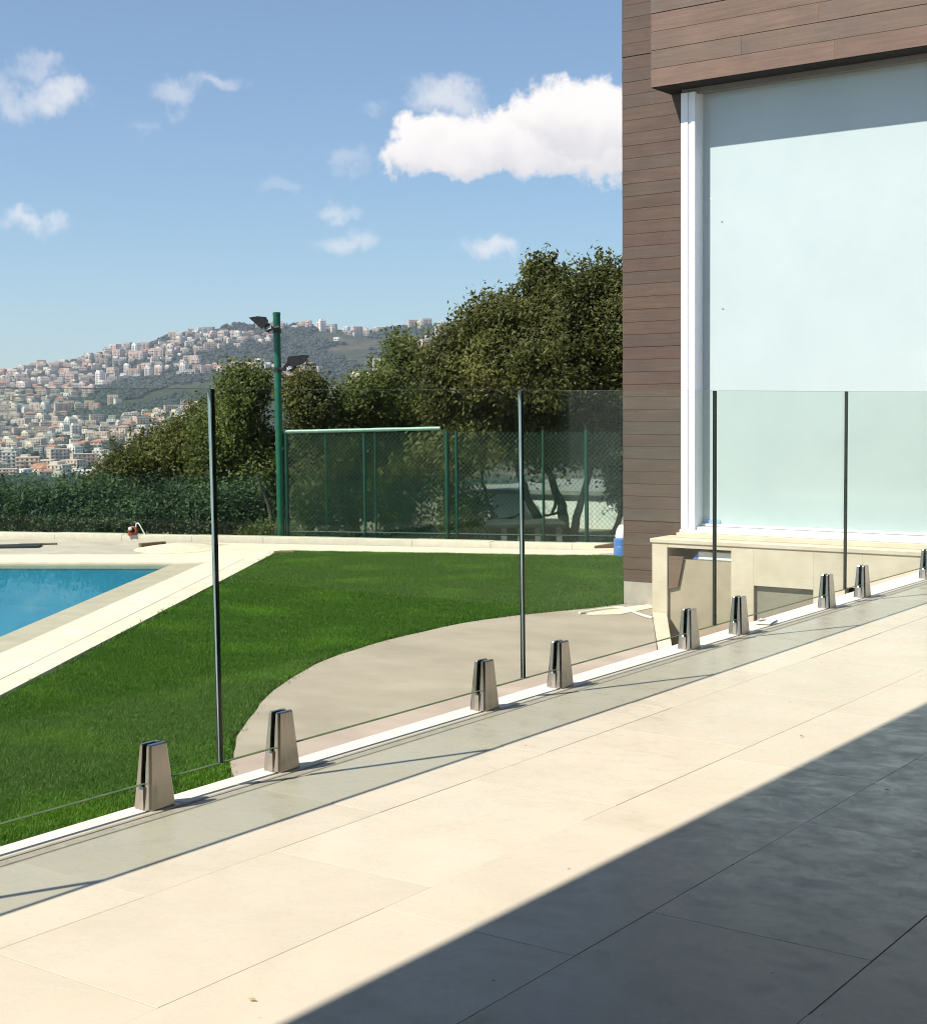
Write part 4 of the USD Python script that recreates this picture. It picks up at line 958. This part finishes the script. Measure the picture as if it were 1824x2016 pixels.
def place_town():
    g = np.random.default_rng(17)
    cand = []
    N = 16500
    px = g.uniform(-900, 960, N); r = R0 + (R1 - R0) * g.random(N) ** .8
    tries = 0
    for x, rr in zip(px, r):
        s = (x - 912) / FOC; ang = YAW + PI / 2 - math.atan(s)
        X, Y = rr * math.cos(ang), rr * math.sin(ang)
        cand.append((X, Y, rr, x))
    C = np.array(cand); Z = terrain(C[:, 0], C[:, 1])
    dens = meshkit.fbm(np.c_[C[:, 0] / 210, C[:, 1] / 210, np.zeros(N)], 3, 9)
    # streets follow the slope: bands along the contour
    band = .5 + .5 * np.sin(C[:, 2] / 34.0 + 3 * meshkit.noise(np.c_[C[:, 0] / 150, C[:, 1] / 150, np.zeros(N)], 4))
    es = elev(SPUR, C[:, 3]); e = (Z - EYE[2]) / C[:, 2]
    hidden = (C[:, 3] > 600) & (C[:, 2] > RS + 30) & (e < es + .002)
    gully = (C[:, 3] > 560) & (C[:, 3] < 800) & (C[:, 2] > RS) & (e < es + .022)
    slope_left = np.clip((C[:, 3] - 200) / 400, 0, 1) * .10 * ((C[:, 2] - R0) / (R1 - R0) > .55)
    pts = C[:, :3].copy(); pts[:, 2] = Z + 8; v = pts - EYE; zz = v @ Fv
    C = np.c_[C, 912 + FOC * (v @ Rv) / zz, 1008 - FOC * (v @ Uv) / zz]
    hx, hy = zip(*[(-900, 960), (-80, 950), (60, 950), (180, 935), (230, 910), (300, 872), (340, 845), (400, 800), (430, 742), (520, 738), (560, 765), (610, 750), (660, 775), (720, 735), (770, 695), (800, 678), (830, 705), (870, 655), (950, 580), (1000, 560)])
    behind = C[:, 5] > np.interp(C[:, 4], hx, hy) + 12          # wholly behind the garden trees
    ok = ~behind & ~hidden & ~gully & (dens - .16 * (1 - band) + .10 * ((C[:, 3] > 600) & (np.abs(C[:, 2] - RS + 150) < 330)) > .365 + slope_left) & (C[:, 2] < R1 - 8)
    C, Z = C[ok], Z[ok]
    taken, out = {}, []
    for (X, Y, rr, x, sx_, sy_), z in zip(C, Z):
        k = (int(X // 18), int(Y // 18))
        if any((k[0] + i, k[1] + j) in taken and math.hypot(taken[(k[0] + i, k[1] + j)][0] - X, taken[(k[0] + i, k[1] + j)][1] - Y) < 18 for i in (-1, 0, 1) for j in (-1, 0, 1)): continue
        taken[k] = (X, Y); out.append((X, Y, z, rr, sx_, sy_))
    return out


town = place_town()
tg = np.random.default_rng(23)
wts = np.array([t[-1] for t in TYPES]); wts /= wts.sum()
protos = {}
town.sort(key=lambda t: t[3])
NEAR = 300
rest = []
pick = list(tg.choice(len(TYPES), len(town), p=wts))
seen = [i for i, t in enumerate(town) if -8 < t[4] < 925]
sel = set(np.array(seen)[np.unique(np.linspace(0, len(seen) - 1, min(NEAR, len(seen))).astype(int))].tolist())
for i, (X, Y, z, rr, sx_, sy_) in enumerate(town):
    k = int(pick[i]); w, d, fl_, wm, red, sb_, nm, lab, cat, grp, _ = TYPES[k]
    ang = YAW + tg.choice([-.5, -.2, .15, .4]) + tg.normal(0, .12); sc = tg.uniform(.75, 1.15)
    row = 'along the ridge' if sy_ < np.interp(sx_, *zip(*SKYL)) + 26 else 'on the upper slope' if sy_ < 762 else 'on the middle slope' if sy_ < 835 else 'on the low slope'
    col = 'at the left picture edge' if sx_ < 75 else 'above the pool corner' if sx_ < 230 else 'left of the first glass joint' if sx_ < 410 else 'left of the lamp pole' if sx_ < 549 else 'right of the lamp pole'
    lab = f'{lab} {row}, {col}'; grp = f'{grp} {row}, {col}'
    if i not in sel: rest.append((k, X, Y, z, ang, sc)); continue
    if k not in protos:
        t = thing(nm, lab, cat, grp, (X, Y, z), ang, scale=(sc, sc, sc)); building_type(t, w, d, fl_, M_wallc[wm], red, sb_, k); protos[k] = t
    else:
        copy_of(protos[k], nm, lab, cat, grp, (X, Y, z), ang, scale=(sc, sc, sc))


def quats(ang):
    return Vt.QuathArray([Gf.Quath(float(math.cos(a / 2)), 0, 0, float(math.sin(a / 2))) for a in ang])


if rest:
    inst = UsdGeom.PointInstancer.Define(stage, '/World/distant_houses'); pr = []
    for k, T in enumerate(TYPES):
        x = UsdGeom.Xform.Define(stage, f'/World/distant_houses/house_{k + 1:03d}'); building_type(x.GetPrim(), T[0], T[1], T[2], M_wallc[T[3]], T[4], T[5], k); pr.append(x.GetPath())
    inst.CreatePrototypesRel().SetTargets(pr)
    inst.CreateProtoIndicesAttr(Vt.IntArray([int(q[0]) for q in rest]))
    inst.CreatePositionsAttr(Vt.Vec3fArray([Gf.Vec3f(float(q[1]), float(q[2]), float(q[3])) for q in rest]))
    inst.CreateOrientationsAttr(quats([q[4] for q in rest])); inst.CreateScalesAttr(Vt.Vec3fArray([Gf.Vec3f(float(q[5])) for q in rest]))
    tag(inst, 'remaining small pale houses scattered over the hazy hillside', 'houses', kind='stuff')


def scrub():
    g = np.random.default_rng(29); N = 42000
    px = g.uniform(-1100, 1100, N); r = R0 - 350 + (R1 + 10 - R0 + 350) * g.random(N) ** .85
    ang = YAW + PI / 2 - np.arctan((px - 912) / FOC)
    X, Y = r * np.cos(ang), r * np.sin(ang); Z = terrain(X, Y)
    dens = meshkit.fbm(np.c_[X / 120, Y / 120, np.zeros(N)], 4, 13)
    ok = dens > .40
    X, Y, Z = X[ok], Y[ok], Z[ok]; n = len(X)
    inst = UsdGeom.PointInstancer.Define(stage, '/World/hillside_scrub'); pr = []
    for k in range(4):
        parts = []
        for q in range(5):
            s = trimesh.creation.icosphere(2, 1.0); s.vertices *= (1 + .55 * (meshkit.fbm(s.vertices * 2.2 + k * 7 + q * 3, 3, k) - .5))[:, None]
            s.apply_scale(g.uniform(.45, .8)); s.apply_translation((*g.normal(0, .55, 2), g.uniform(.2, .9))); parts.append(s)
        m = usdkit.mesh(stage, f'/World/hillside_scrub/shrub_{k + 1:03d}', join(parts), M_leaf_far); pr.append(m.GetPath())
    inst.CreatePrototypesRel().SetTargets(pr)
    inst.CreateProtoIndicesAttr(Vt.IntArray.FromNumpy(g.integers(0, 4, n).astype(np.int32)))
    inst.CreatePositionsAttr(Vt.Vec3fArray.FromNumpy(np.c_[X, Y, Z].astype(np.float32)))
    inst.CreateOrientationsAttr(quats(g.uniform(0, 6.28, n)))
    s = g.uniform(2.2, 5.2, n); inst.CreateScalesAttr(Vt.Vec3fArray.FromNumpy(np.c_[s * 1.3, s * 1.3, s].astype(np.float32)))
    tag(inst, 'dark scrub and trees covering the far hillside', 'scrub', kind='stuff')


scrub()

# ------------------------------------------------------------------ air
HAZE = 0.00008
if HAZE:
    hm = usdkit.material(stage, '/World/Looks/thin_haze', {'v': ('principled_volume', {'color': (.78, .88, 1.0), 'density': HAZE, 'anisotropy': .3})}, [], volume='v.volume')
    obj('haze', box(-4600, 4600, -4600, 4600, -330, 330), hm, kind='stuff', label='thin bluish haze over the valley', cat='haze')
